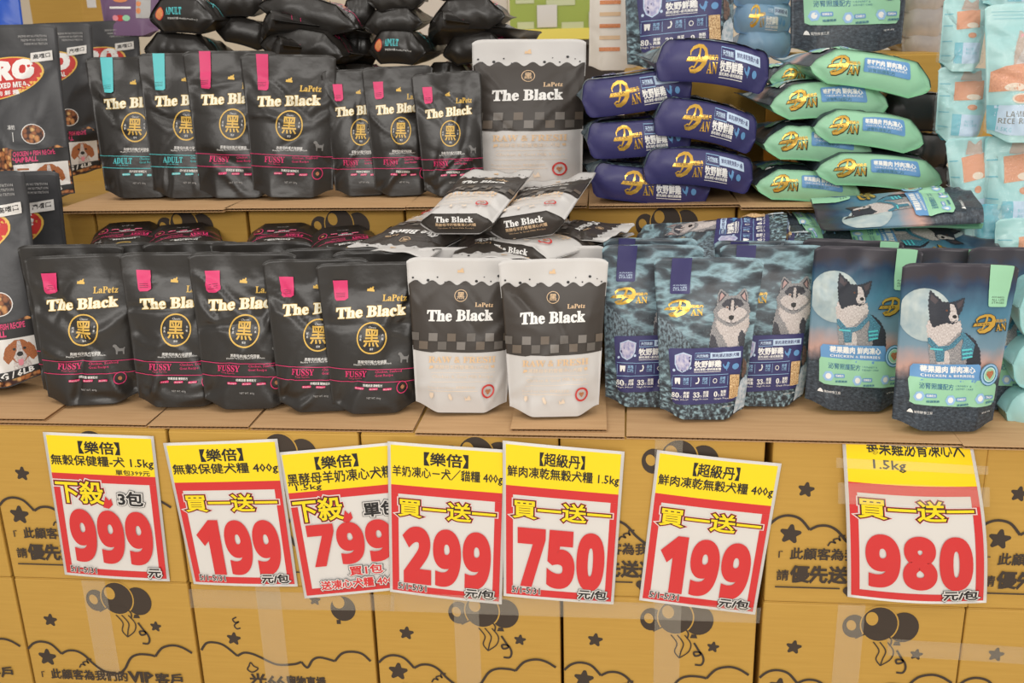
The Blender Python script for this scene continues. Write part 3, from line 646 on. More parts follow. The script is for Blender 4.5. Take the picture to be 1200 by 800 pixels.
def kibble_art():
    # measured on the bag itself: 100 wide, 150 high
    a = Art([(0, 0), (100, 0), (100, 150), (0, 150)]); a.part = 'printing'
    a.part = 'oval_logo'
    pts = [(52+33*math.cos(t)-4*math.sin(t), 45+17*math.sin(t)-4*math.cos(t)) for t in [k*math.pi/18 for k in range(36)]]
    a.poly([(52+(x-52)*1.05, 45+(y-45)*1.06) for x, y in pts], gold); a.poly(pts, redink)
    a.text(sansb('ERO'), 38, 79, 32, 47, white, -3, .05); a.text(sansb('LESS MIXED MEAL'), 36, 76, 50, 54.5, white, -3, .02); a.text('雞 肉 鮮 糧', 44, 68, 56, 60, white, -2, .02)
    a.part = 'printing'
    K = [(0, 92), (8, 88), (16, 94), (26, 97), (36, 102), (45, 104), (55, 103), (68, 108), (80, 106), (92, 102), (100, 106), (100, 150), (0, 150)]
    a.poly(K, kibble); a.disc(76, 92, 8, kibble, 18); a.ring(76, 92, 8.3, .6, white, 20)
    a.text('凍乾', 57, 63, 84, 88, white); a.rect(60.5, 61, 90, 98, white)
    a.rect(58, 100, 106, 118, black, -2); a.text('CHICKEN + FISH RECIPE', 59, 90, 107, 111, magenta, -1.5, .03); a.text('HAIRBALL', 59, 78, 112, 116, magenta, -1, .04)
    a.rect(59, 98, 118, 141, signwhite, -2); beagle(a, 74, 96, 117, 140)
    for k in range(4): a.rect(62, 71, 121+k*5, 122.6+k*5, furt)
    a.rect(58, 100, 141, 147, black, -2); a.text('2.7KG / 6LB', 60, 92, 141.5, 146, white, -1.5, .03)
    a.part = 'corner_print'
    for k in range(3): a.text('PREMIUM NUTRITION', 70+k*2, 92, 9+k*3.2, 11+k*3.2, greyl)
    a.part = 'white_badge'
    a.rect(78, 95, 24, 32, signwhite, -2); a.text('高嗜口', 80, 93, 25.5, 29.5, black, -2, .02)
    return a
def cat_art():
    a = Art([(945, 45), (1400, 30), (1340, 668), (1035, 668)]); a.part = 'picture'
    a.fur([(1098, 300), (1112, 205), (1135, 225), (1180, 225), (1215, 205), (1222, 300), (1210, 360), (1180, 385), (1098, 385)], furc, 3, 31, 9)
    a.fur([(1135, 290), (1170, 262), (1215, 285), (1215, 340), (1170, 345), (1140, 385), (1105, 385)], furl, 3, 32, 9)
    a.poly([(1118, 222), (1130, 232), (1116, 248)], pink); a.disc(1150, 262, 7, black, 10, 5); a.disc(1192, 262, 7, black, 10, 5); a.poly([(1165, 285), (1180, 285), (1172, 296)], pink)
    a.poly([(1015, 410), (1065, 385), (1150, 372), (1260, 380), (1260, 495), (1090, 490), (1020, 495)], orange); a.disc(1110, 475, 40, tanl, 18, 16); a.disc(1140, 520, 36, tanl, 18, 20); a.disc(1140, 520, 28, orange, 18, 14)
    a.part = 'printing'
    a.rect(1020, 1300, 545, 650, bluew); a.rect(1020, 1060, 545, 650, aquad); a.text(sansb('LAMB &'), 1090, 1190, 568, 588, grey, 0, .0); a.text(sansb('RICE RECIPE'), 1065, 1230, 592, 612, grey, 0, .0); a.text('1.5KG', 1065, 1115, 625, 640, aquad)
    for k in range(3): a.rect(980+k*8, 1330, 90+k*22, 93+k*22, aquad)
    return a
def cat_side():
    a = Art([(0, 0), (100, 0), (100, 160), (0, 160)]); a.part = 'picture'
    a.poly([(30, 32), (82, 26), (84, 66), (30, 72)], orange); a.disc(66, 62, 14, tanl, 14, 6); a.fur([(40, 28), (46, 4), (62, 12), (74, 4), (78, 28)], furc, 1, 33, 5); a.disc(66, 84, 10, orange, 14, 6)
    a.part = 'printing'
    a.rect(28, 90, 100, 146, bluew); a.rect(28, 46, 100, 146, aquad); a.text('RICE\nRECIPE', 54, 82, 112, 126, aquad)
    for y in (36, 62, 96, 128): a.rect(4, 22, y, y+2, aquad)
    return a
def plain_cap(word, ink):
    a = Art([(0, 0), (300, 0), (300, 110), (0, 110)]); a.part = 'bottom_print'
    a.disc(62, 46, 20, orange, 16); a.ring(62, 46, 20, 3, redink, 16); a.text(serif(word), 95, 170, 30, 52, ink, 0, .015); a.text('黑酵母犬糧 Healthy Pet Food', 100, 235, 60, 68, white); return a
ARTS = dict(fussy=black_art('fussy'), adult=black_art('adult', True), fussyL=black_art('fussy', True), white=white_art(), wolf=wolf_art(), collie=collie_art(), kib=kibble_art(), cat=cat_art(), cats=cat_side())
CAPS = dict(white=white_cap(), navy=navy_cap(), mint=mint_cap(), fussy=plain_cap('FUSSY', magenta), adult=plain_cap('ADULT', teal))
SKIN = dict(black=dict(body=blackfilm), white=dict(body=whitefilm, capm=charcoal, belt=(.42, .76, charcoal), art=ARTS['white']), wolf=dict(body=forest, capm=navy, backm=navy, art=ARTS['wolf']), collie=dict(body=dusk, capm=mint, backm=mint, art=ARTS['collie']), kib=dict(body=blackfilm2, art=ARTS['kib']))
# ------------------------------------------------------------------ setting
bm = bmesh.new(); add_box(bm, -6, 9, -5, 6, -.06, 0); bm_obj('floor', bm, mat('floor_tile', (228, 222, 212), .3), kind='structure')
bm = bmesh.new(); add_box(bm, -6, 9, 5.0, 5.12, 0, 3.6); bm_obj('wall_back', bm, mat('wall_cream', (214, 200, 178), .8), kind='structure')
# ------------------------------------------------------------------ cartons
BW, BH = .36, .319
def box_art(kind):
    a = Art([(0, 0), (360, 0), (360, 319), (0, 319)], 1.0); a.part = 'printed_picture'
    Y = lambda z: 319-z*1000
    def arc(P, w=5): a.ribbon([(x*1000, Y(z)) for x, z in P], w, boxink)
    def smooth(K, n=6):
        out = []
        for i in range(len(K)-1):
            p0 = K[max(0, i-1)]; p1, p2 = K[i], K[i+1]; p3 = K[min(len(K)-1, i+2)]
            for j in range(n):
                t = j/n; out.append(tuple(.5*(2*p1[k]+(p2[k]-p0[k])*t+(2*p0[k]-5*p1[k]+4*p2[k]-p3[k])*t*t+(3*p1[k]-p0[k]-3*p2[k]+p3[k])*t**3) for k in (0, 1)))
        return out+[K[-1]]
    if kind == 'balloons':
        a.star(62, Y(.226), 15, boxink, 8); a.star(40, Y(.139), 20, boxink, 6); a.star(285, Y(.220), 12, boxink, 8)
        a.disc(168, Y(.275), 21, boxink, 22, 24); a.disc(256, Y(.276), 28, boxink, 26, 31)
        a.disc(213, Y(.281), 35, carton, 28, 38); a.disc(213, Y(.281), 32.5, boxink, 28, 35)
        a.disc(163, Y(.277), 8.5, carton, 18, 11, rot=-.3); a.disc(199, Y(.292), 11, carton, 20, 14, rot=-.2)
        arc(smooth([(.172, .250), (.196, .262), (.222, .262), (.237, .250), (.236, .236)]), 3)
        a.poly([(244, Y(.246)), (252, Y(.246)), (255, Y(.238)), (241, Y(.238))], boxink)
        for x in (.205, .217, .231): arc(smooth([(x, .244), (x+.012, .226), (x+.008, .208), (.222, .194)]), 2.4)
        arc(smooth([(.249, .228), (.256, .216), (.262, .204), (.252, .200), (.250, .208), (.262, .207), (.268, .193), (.264, .181), (.252, .181)]), 4)
        arc(smooth([(.107, .118), (.112, .126), (.120, .124), (.116, .130), (.124, .133), (.128, .129), (.126, .138), (.136, .139)]), 3)
        arc(smooth([(.002, .158), (.016, .171), (.034, .176), (.055, .170), (.073, .149)])); arc(smooth([(.073, .149), (.088, .157), (.106, .157), (.122, .148), (.137, .130)]))
        arc(smooth([(.137, .130), (.160, .112), (.190, .108), (.207, .122)])); arc(smooth([(.207, .122), (.222, .146), (.240, .155), (.262, .155), (.275, .152)])); arc(smooth([(.275, .152), (.292, .172), (.315, .179), (.335, .175), (.354, .163)]))
        a.part = 'printed_words'
        a.ribbon([(22, Y(.092)), (22, Y(.105)), (28, Y(.105))], 2.4, boxink)
        a.text('此顧客為我們的', 42, 208, Y(.113), Y(.090), boxink, 0, .028); a.text('VIP', 212, 262, Y(.113), Y(.090), boxink, 0, .05); a.text('客戶', 268, 325, Y(.113), Y(.088), boxink, 0, .035)
        a.text('請', 20, 41, Y(.068), Y(.047), boxink, 0, .022); a.text('優先送達', 45, 178, Y(.077), Y(.044), boxink, 0, .04)
        a.ribbon([(318, Y(.047)), (324, Y(.047)), (324, Y(.060))], 2.4, boxink)
        a.rect(18, 134, Y(.035), Y(.032), boxink); a.rect(162, 330, Y(.035), Y(.032), boxink); a.disc(148, Y(.030), 8, boxink, 16); a.poly([(144, Y(.024)), (152, Y(.024)), (148, Y(.018))], boxink)
    else:
        a.star(77, Y(.199), 15, boxink, 8); a.star(252, Y(.292), 12, boxink, 5); a.disc(307, Y(.275), 25, boxink, 26, 27); a.disc(299, Y(.289), 12, carton, 18, 14); a.poly([(292, Y(.250)), (300, Y(.250)), (300, Y(.241)), (292, Y(.241))], boxink)
        arc(smooth([(.088, .248), (.080, .243), (.084, .236), (.092, .238), (.082, .230), (.086, .222), (.094, .224)]), 3)
        arc(smooth([(.006, .170), (.018, .186), (.034, .189), (.055, .183), (.080, .160)])); arc(smooth([(.080, .160), (.095, .168), (.112, .166), (.130, .158)])); arc(smooth([(.130, .158), (.160, .144), (.195, .146), (.212, .152)])); arc(smooth([(.212, .152), (.219, .142), (.225, .141), (.236, .158), (.252, .164), (.281, .157)])); arc(smooth([(.281, .157), (.297, .175), (.317, .180), (.338, .176), (.354, .160)]))
        arc(smooth([(.102, .138), (.098, .130), (.106, .124), (.116, .128), (.120, .134), (.112, .138), (.106, .146), (.102, .138)]), 3)
        a.part = 'printed_words'
        a.text('光66', 101, 172, Y(.121), Y(.094), boxink, 0, .035); a.text('寵物直播', 178, 258, Y(.119), Y(.094), boxink, 0, .035)
    return a
BOXART = {k: box_art(k) for k in ('balloons', 'starry')}
BOXMESH = {}
def box_parts(kind):
    if kind in BOXMESH: return BOXMESH[kind]
    G = np.array([[[.002, 0, 0], [BW-.006, 0, 0]], [[.002, 0, BH], [BW-.006, 0, BH]]], float); N = np.zeros_like(G); N[..., 1] = -1
    out = []
    for part, d in BOXART[kind].baked(2, 2).items():
        out.append((part, mesh_np(part, sample(G, N, d['p'], d['h'], .0004), d['t'], d['mats'], d['mi'], smooth=False)))
    BOXMESH[kind] = out; return out
def carton_box(i, y, z, label, kind='balloons', h=BH, depth=.48, dx=0, tape=True, group='cardboard cartons of the display base', x0=None):
    x = i*BW if x0 is None else x0
    e = empty('cardboard_box', (x+dx, y, z), label, 'box', group)
    bm = bmesh.new(); rg = random.Random(int(x*100+z*1000+50)); g = rg.uniform(.002, .0035)
    add_box(bm, g, BW-g, 0, depth, .001, h-.001, .0035); bm_obj('carton', bm, carton, e)
    bm = bmesh.new()   # the two long top flaps meeting, and the fold the front flap makes
    add_box(bm, g+.002, BW-g-.002, .0015, depth*.5-.001, h-.0015, h+.0006, .0005); add_box(bm, g+.002, BW-g-.002, depth*.5+.001, depth-.002, h-.0015, h+.0006, .0005)
    bm_obj('top_flap', bm, carton, e)
    if kind:
        for nm, me in box_parts(kind): link(bpy.data.objects.new(nm, me), e)
    if tape:
        bm = bmesh.new(); xm = BW*.49+rg.uniform(-.02, .02); add_box(bm, xm-.024, xm+.024, -.0016, -.0012, h*.30, h); add_box(bm, xm-.024, xm+.024, 0, depth, h+.0008, h+.0012)
        bm_obj('clear_tape', bm, tapem, e)
    return e
posn = ['at the far left', 'first full one from the left', 'second full one from the left', 'third full one from the left', 'fourth full one from the left', 'fifth full one from the left', 'at the far right']
low = [-1, 0, 1, 2, 3, 4, 5]
LLOW = ['bottom row carton cut off by the left edge, only its right end in view', 'bottom row carton with balloons and stars under the 999 price sign', 'bottom row carton printed with one balloon and a shop name', 'bottom row carton with balloons print under the 299 price sign', 'bottom row carton under the 750 sign and the slanted 199 sign', 'bottom row carton below the curled sign, with a wide tape strip across it', 'bottom row carton at the lower right corner of the photo']
LUP = ['upper row carton at the left edge with only its side strip in view', 'upper row carton carrying the 999 price sign', 'upper row carton behind the 199 and 799 price signs', 'upper row carton behind the 299 price sign', 'upper row carton behind the 750 sign and slanted 199 sign', 'upper row carton carrying the curled 980 price sign', 'upper row carton at the right edge, beside the 980 sign']
for k, i in enumerate(low):
    carton_box(i, 0, 0, LLOW[k], 'starry' if i == 1 else 'balloons', dx=(.004 if i == 4 else 0))
    carton_box(i, 0, BH, LUP[k], dx=(.006 if i == 4 else -.002 if i == 3 else 0), tape=i in (3,))
UPT = ['second tier carton at the left, behind the big kibble bag', 'second tier carton behind the first flat black pouches at the left', 'second tier carton with balloon print above the flat black pouches', 'second tier carton hidden behind the heap of white pouches', 'second tier carton with balloon print under the navy stack', 'second tier carton beside the mint green stack', 'second tier carton behind the aqua bags at the right']
for k, i in enumerate([-1, 0, 1, 2, 3, 4, 5]):
    carton_box(i, .5222, BH*2, UPT[k], tape=False, depth=.45, dx=-.006, group='cartons of the second tier')
# ------------------------------------------------------------------ corrugated sheets
def cardsheet(label, x0, x1, y0, y1, z, th=.006, rot=0):
    e = empty('cardboard_sheet', ((x0+x1)/2, y0, z), label, 'cardboard', 'corrugated sheets under the pouches'); e.rotation_euler.z = math.radians(rot); w = (x1-x0)/2; d = y1-y0
    for zz in (0, th-.0011):
        bm = bmesh.new(); add_box(bm, -w, w, 0, d, zz, zz+.0011); bm_obj('paper_liner', bm, tanpaper, e)
    n = int(w*2/.0045); Vt = []; Q = []
    for i in range(n+1):
        x = -w+.001+(2*w-.002)*i/n; zz = .0011 if i % 2 else th-.0011; Vt += [(x, .0008, zz), (x, d-.001, zz)]
        if i: Q.append((2*i-2, 2*i, 2*i+1, 2*i-1))
    o = link(bpy.data.objects.new('flute', mesh_np('flute', np.array(Vt), Q, [flutem], smooth=False)), e)
def csp(label, pl, pr, ztop, back, dz=0):
    a, b = atz(pl, ztop), atz(pr, ztop); rot = math.degrees(math.atan2(b.y-a.y, b.x-a.x))
    cardsheet(label, (a.x+b.x)/2-(b-a).length/2, (a.x+b.x)/2+(b-a).length/2, (a.y+b.y)/2, back, ztop-.0065+dz, rot=max(-1.2, min(1.2, rot)))
csp('cardboard sheet under the black pouches, left of the two edges at lower left', (-60, 493), (171, 497), T1, .49)
csp('cardboard sheet under the third black pouch with a slanted right corner', (173, 498), (291, 499), T1, .46)
csp('long cardboard sheet under the middle black pouches and first white pouch', (293, 500), (484, 503), T1, .5)
csp('cardboard sheet under the white pouches and first wolf pouch', (486, 506), (732, 511), T1, .5)
csp('cardboard sheet under the wolf pouches and left collie pouch', (734, 510), (1127, 519), T1, .5)
csp('cardboard sheet at the right edge under the aqua bags', (1129, 521), (1290, 526), T1, .5)
csp('small cardboard sheet on top at the left under the kibble bag', (-60, 489), (52, 490), T1+.0065, .3)
csp('short cardboard sheet on top under the right white pouch', (598, 503), (711, 501), T1+.0065, .30)
csp('second tier cardboard sheet under the teal tabbed black pouches', (60, 247), (262, 245), T2, .95)
csp('second tier cardboard sheet under the large pink tabbed black pouches', (264, 243), (474, 243), T2, .95)
csp('second tier cardboard sheet under the small black and tall white pouches', (476, 242), (688, 240), T2, .95)
csp('second tier cardboard sheet under the navy stack', (690, 241), (866, 238), T2, .95)
csp('second tier cardboard sheet under the mint green stack', (868, 237), (1280, 246), T2, .95)
# ------------------------------------------------------------------ price signs
def sign_art(head, line2, promo, price, unit, date='5/1-5/31', extra=None, line3=None, py=(76, 127), top=0):
    y0_ = 7 if top else 0; a = Art([(0, y0_), (100, y0_), (100, 140), (0, 140)], .998)
    a.part = 'yellow_header'; a.rect(2.6, 97.4, 2.5, 39, signyel)
    a.part = 'red_frame'
    for r in ((2.6, 97.4, 38, 46), (2.6, 97.4, 131, 137.4), (2.6, 8.6, 46, 131), (91.4, 97.4, 46, 131)): a.rect(*r, signred)
    a.part = 'header_words'
    if head: a.text('【'+head+'】', 31, 68, 7, 18.5, black, 0, .022)
    x0, x1, y0, y1 = (4, 97, 20.5, 31.5) if not top else (18, 92, 3, 15)
    a.text(line2, x0, x1, y0, y1, black, 0, .018)
    if line3: a.text(line3[0], *line3[1], black, 0, .014)
    a.part = 'promotion_words'
    if promo == 'down':
        for b, m in ((.13, signwhite), (.088, signred), (.066, black), (.022, signyel)): a.text('下殺', 5, 48, 45, 66, m, 0, b, 2); a.z += 2
        a.poly([(50, 58), (53, 62), (55, 60), (56, 66), (52, 70), (47, 69)], signred)
        for b, m in ((.13, black), (.10, signwhite), (.032, black)): a.text(extra[0], extra[1], extra[2], 53, 66, m, 0, b, 2); a.z += 2
    else:
        for b, m in ((.13, signwhite), (.088, signred), (.066, black), (.022, signyel)): a.text('買一送一', 9, 92, 50, 66, m, 0, b, 2); a.z += 2
    a.part = 'price_digits'
    n = len(price); w = 78/n
    for i, c in enumerate(price):
        gx0 = 12+i*w; a.text(sansb(c), gx0+(4 if c == '1' else 2.6), gx0+w-(5 if c == '1' else 2.6), py[0]+1.5, py[1]-1.5, signred, 0, .045, 4)
    a.part = 'small_words'
    if unit == 'bonus':
        for tx, X0, X1, Y0, Y1 in (('買1包', 46, 76, 112, 121), ('送凍心犬糧 400g', 18, 88, 124, 134)):
            for b, m in ((.14, black), (.105, signwhite), (.028, signred)): a.text(tx, X0, X1, Y0, Y1, m, 0, b, 1); a.z += 1
    else:
        for b, m in ((.15, black), (.115, signwhite), (.035, black)): a.text(unit, (82 if unit == '元' else 68), 93, 127.5, 136, m, 0, b, 1); a.z += 1
    if date: a.text(date, 8, 33, 129, 135, signwhite, 0, .07); a.text(date, 8, 33, 129, 135, black, 0, .018)
    return a
def sheet_obj(name, label, cat, group, q, ys, art, mbody, curl=None, nu=13, nv=18, th=.0007):
    C4 = [aty(p, y) for p, y in zip(q, ys)]; c = sum(C4, V(0, 0, 0))/4; e = empty(name, c, label, cat, group)
    A, B, Cc, D = [np.array(p-c) for p in C4]; G = np.zeros((nv, nu, 3))
    for j in range(nv):
        for i in range(nu):
            s, t = i/(nu-1), j/(nv-1); p = (D*(1-s)+Cc*s)*(1-t)+(A*(1-s)+B*s)*t
            if curl: p = p+np.array(curl(s, t))
            G[j, i] = p
    N = grid_normals(G);  N = -N if N[nv//2, nu//2, 1] > 0 else N
    Bk = G-N*th; Vt = np.vstack([G.reshape(-1, 3), Bk.reshape(-1, 3)]); k = nu*nv
    i = np.arange(nv-1)[:, None]*nu+np.arange(nu-1)[None]; q_ = np.stack([i, i+1, i+1+nu, i+nu], 2).reshape(-1, 4); Q = [q_, q_[:, ::-1]+k]
    S = []
    for r in range(nv-1):
        for cc in (0, nu-1): S.append([r*nu+cc, r*nu+cc+nu, r*nu+cc+nu+k, r*nu+cc+k])
    for c_ in range(nu-1):
        for r in (0, nv-1): S.append([r*nu+c_, r*nu+c_+1, r*nu+c_+1+k, r*nu+c_+k])
    link(bpy.data.objects.new('sheet', mesh_np('sheet', Vt, np.vstack(Q+[np.array(S)]), [mbody])), e)
    if art:
        for part, d in art.baked(nu, nv).items():
            link(bpy.data.objects.new(part, mesh_np(part, sample(G, N, d['p'], d['h'], .00025), d['t'], d['mats'], d['mi'])), e)
    return e
def soft(k, px=.0, ph=0): return lambda s, t: (0, -k*math.sin(math.pi*s)*(.6+.4*math.cos(3*t+ph))-px*math.sin(math.pi*t), 0)
G_ = 'laminated price signs on the cartons'
sheet_obj('price_sign', 'price sign reading 999, leftmost of the row', 'sign', G_, [(50, 506), (180, 511), (199, 681), (76, 673)], (-.004,)*4, sign_art('樂倍', '無穀保健糧-犬 1.5kg', 'down', '999', '元', extra=('3包', 62, 84), line3=('單包399元', (62, 93, 32.5, 37.5)), py=(73, 123)), signwhite, soft(.003))
sheet_obj('price_sign', 'price sign reading 199, second from the left beside the 999 sign', 'sign', G_, [(191, 519), (325, 514), (349, 687), (227, 684)], (-.004,)*4, sign_art('樂倍', '無穀保健犬糧 400g', 'buy', '199', '元/包'), signwhite, soft(.004, 0, 1))
sheet_obj('price_sign', 'price sign reading 799 tucked under its right hand neighbour', 'sign', G_, [(326, 530), (460, 518), (484, 689), (357, 701)], (-.003,)*4, sign_art('樂倍', '黑酵母羊奶凍心犬糧', 'down', '799', 'bonus', date=None, extra=('單包', 67, 97), line3=('1.5kg', (10, 33, 31.5, 37.8)), py=(70, 109)), signwhite, soft(.0015, 0, 2))
sheet_obj('price_sign', 'price sign reading 299 in the middle of the row', 'sign', G_, [(454, 517), (594, 527), (588, 708), (457, 693)], (-.0095, -.0075, -.0075, -.0095), sign_art('樂倍', '羊奶凍心－犬／貓糧 400g', 'buy', '299', '元/包'), signwhite, soft(.0025, 0, .5))
sheet_obj('price_sign', 'price sign reading 750 overlapping the edge of the 299 sign', 'sign', G_, [(589, 516), (732, 529), (719, 708), (590, 698)], (-.0125, -.006, -.006, -.0125), sign_art('超級丹', '鮮肉凍乾無穀犬糧 1.5kg', 'buy', '750', '元/包'), signwhite, soft(.003, 0, 1.5))
sheet_obj('price_sign', 'slanted price sign reading 199 between the 750 and 980 signs', 'sign', G_, [(770, 527), (916, 543), (885, 720), (749, 703)], (-.004,)*4, sign_art('超級丹', '鮮肉凍乾無穀犬糧 400g', 'buy', '199', '元/包'), signwhite, soft(.004, 0, 2.5))
sheet_obj('price_sign', 'curled price sign reading 980 under strips of clear tape', 'sign', G_, [(987, 517), (1140, 523), (1156, 706), (993, 699)], (-.003, -.003, -.006, -.006), sign_art(None, '莓果雞泌腎凍心犬', 'buy', '980', '元/包', date=None, line3=('1.5kg', (22, 46, 19, 28)), top=1, py=(80, 126)), signwhite, lambda s, t: (.006*math.sin(math.pi*t)*s, -.012*math.sin(math.pi*s)*(1-.3*t)-.012*math.sin(math.pi*t), 0))
for n, (q, y, lb) in enumerate([([(221, 690), (462, 697), (462, 716), (223, 712)], -.0022, 'strip of clear tape running below the 199 and 799 signs'), ([(458, 694), (892, 712), (890, 730), (457, 716)], -.0155, 'long strip of clear tape below the 299 and 750 signs'),
                                ([(1040, 748), (1200, 758), (1200, 778), (1040, 768)], -.0024, 'strip of clear tape on the lower right cartons'), ([(980, 536), (1158, 546), (1158, 556), (980, 548)], -.031, 'upper strip of clear tape across the 980 sign'), ([(982, 565), (1160, 571), (1160, 594), (982, 590)], -.033, 'lower strip of clear tape across the 980 sign')]):
    sheet_obj('packing_tape', lb, 'tape', 'clear tape strips', q, (y,)*4, None, tapem, lambda s, t: (0, .0006*math.sin(9*s+n), 0), 25, 3, .0002)
# ------------------------------------------------------------------ front row of pouches
BLK = dict(body=blackfilm, art=ARTS['fussy'])
GF = 'small black pouches with pink tabs in the front row'
def behind(q, d): return [(x, y) for x, y in q]
FR = [([(2, 300), (128, 297), (146, 474), (46, 474)], 'front row black pouch farthest left, mostly hidden, beside the kibble bag', .03),
      ([(30, 313), (158, 305), (166, 480), (51, 482)], 'first whole black pouch from the left in the front row', 0),
      ([(137, 308), (264, 306), (268, 483), (158, 485)], 'second whole black pouch from the left in the front row', 0),
      ([(218, 308), (346, 305), (348, 485), (236, 486)], 'third whole black pouch from the left in the front row', 0),
      ([(298, 313), (424, 308), (432, 484), (324, 486)], 'fourth whole black pouch from the left in the front row', 0),
      ([(369, 312), (496, 309), (492, 482), (386, 485)], 'black pouch standing next to the left white pouch in front', 0)]
for k, (q, lb, off) in enumerate(FR):
    stand('food_pouch', lb, 'pouch', GF, q, T1, .046, yaw=11, Y0=.096-.006*k, off=off, seed=11+k, lean=5, wr=1.9, **BLK)
    if k: stand('food_pouch', 'black pouch of the second rank behind the %s front row one' % ['', 'first whole', 'second whole', 'third whole', 'fourth whole', 'last'][k], 'pouch', 'black pouches of the second rank', q, T1, .042, yaw=8, Y0=.096-.006*k, shift=(.004, .105), seed=31+k, lean=2, lipwave=1.5, **BLK)
def inner(p0, p1, y0, y1, ztop, label):
    e = empty('cardboard_box', (p0, y0, T1), label, 'box', 'low cartons between the tiers'); bm = bmesh.new(); add_box(bm, 0, p1-p0, 0, y1-y0, .001, ztop-T1, .003); bm_obj('carton', bm, carton, e)
    bm = bmesh.new(); m_ = (y1-y0)/2; add_box(bm, .003, p1-p0-.003, .002, m_-.001, ztop-T1-.001, ztop-T1+.0008); add_box(bm, .003, p1-p0-.003, m_+.001, y1-y0-.002, ztop-T1-.001, ztop-T1+.0008); bm_obj('top_flap', bm, carton, e)
inner(.02, .42, .31, .50, .80, 'low carton under the left flat black pouches'); inner(.43, .80, .31, .50, .80, 'low carton under the right flat black pouches')
inner(.84, 1.16, .36, .50, .85, 'low carton behind the white ranks'); inner(1.20, 1.52, .31, .50, .86, 'low carton under the flat wolf pouches'); inner(1.55, 1.93, .31, .50, .86, 'low carton under the flat collie pouches')
GW = 'small white and charcoal pouches in the front row'
AR = [([(470, 313), (601, 312), (597, 491), (484, 488)], 'left one of the two white and charcoal pouches in the front row', .012), ([(576, 313), (706, 308), (706, 491), (595, 491)], 'right one of the two white and charcoal pouches in the front row', 0)]
for k, (q, lb, off) in enumerate(AR):
    stand('food_pouch', lb, 'pouch', GW, q, T1+.0065*k, .046, yaw=7, off=off, seed=61+k, lean=5, wr=.8, **SKIN['white'])
    for j in (1, 2): stand('food_pouch', 'white pouch in the %s rank behind the %s white front pouch' % (['', 'second', 'third'][j], ['left', 'right'][k]), 'pouch', 'white pouches behind the front pair', q, T1, .044, yaw=5, shift=(-.004*j, .115*j), seed=65+k+3*j, lean=2, wr=.7, **SKIN['white'])
WR = [([(706, 303), (826, 302), (812, 489), (708, 487)], 'wolf pouch in front, leftmost of three, half behind its neighbour', .035, 6), ([(757, 310), (887, 308), (876, 496), (773, 493)], 'wolf pouch in front, middle one of three, fully visible', 0, 6), ([(838, 306), (963, 307), (944, 491), (850, 490)], 'wolf pouch in front, rightmost of three, beside the collie pouch', .05, 4)]
for k, (q, lb, off, yw) in enumerate(WR):
    stand('food_pouch', lb, 'pouch', 'blue grey wolf pouches in the front row', q, T1, .044, yaw=yw, off=off, seed=71+k, lean=5, wr=.6, **SKIN['wolf'])
    if k != 1: stand('food_pouch', 'wolf pouch in the second rank behind the %s wolf pouch' % ('leftmost' if k == 0 else 'rightmost'), 'pouch', 'wolf pouches of the second rank', q, T1, .042, yaw=4, shift=(.0, .13), seed=75+k, lean=1, wr=.6, **SKIN['wolf'])
DR = [([(963, 305), (1092, 306), (1058, 496), (943, 489)], 'front collie pouch on the left, half behind its neighbour', .03, 6), ([(1058, 317), (1196, 317), (1172, 511), (1047, 507)], 'front collie pouch on the right, fully visible, beside aqua bags', 0, 7)]
for k, (q, lb, off, yw) in enumerate(DR):
    stand('food_pouch', lb, 'pouch', 'dark blue collie pouches in the front row', q, T1, .045, yaw=yw, off=off, seed=81+k, lean=5, wr=.6, **SKIN['collie'])
    stand('food_pouch', 'collie pouch in the second rank behind the %s front collie pouch' % ('left', 'right')[k], 'pouch', 'collie pouches of the second rank', q, T1, .042, yaw=5, shift=(.0, .125), seed=85+k, lean=2, wr=.6, **SKIN['collie'])
stand('food_pouch', 'third collie pouch at the right, behind the fully visible one', 'pouch', 'dark blue collie pouches in the front row', [(1120, 309), (1240, 309), (1232, 494), (1116, 492)], T1, .04, yaw=4, off=.045, seed=89, lean=3, **SKIN['collie'])
# kibble bags at the left
stand('kibble_bag', 'large kibble bag in front with a beagle picture, bottom left', 'bag', 'large dark kibble bags at the left', [(-96, 230), (94, 226), (56, 460), (-112, 486)], T1+.0065, .075, yaw=10, Y0=.12, seed=91, lean=8, **SKIN['kib'])
stand('kibble_bag', 'large kibble bag close behind the front one, its grey top showing', 'bag', 'large dark kibble bags at the left', [(-60, 217), (116, 211), (92, 430), (-70, 440)], T1, .07, yaw=6, off=0, seed=92, lean=4, **SKIN['kib'])
stand('kibble_bag', 'large kibble bag on the second tier at the left edge with its oval logo', 'bag', 'large dark kibble bags at the left', [(-78, 36), (74, 33), (84, 240), (-62, 246)], T2, .085, yaw=6, Y0=.52, seed=93, lean=4, **SKIN['kib'])
stand('kibble_bag', 'large kibble bag on the second tier behind the leftmost one', 'bag', 'large dark kibble bags at the left', [(-10, 33), (128, 30), (122, 205), (4, 210)], T2, .06, yaw=6, shift=(0, -.02), seed=94, lean=3, **SKIN['kib'])
stand('kibble_bag', 'large kibble bag on the second tier, rearmost, above the teal tabbed pouches', 'bag', 'large dark kibble bags at the left', [(50, 31), (180, 26), (174, 192), (56, 196)], T2, .06, yaw=6, shift=(0, 0), seed=95, lean=3, **SKIN['kib'])
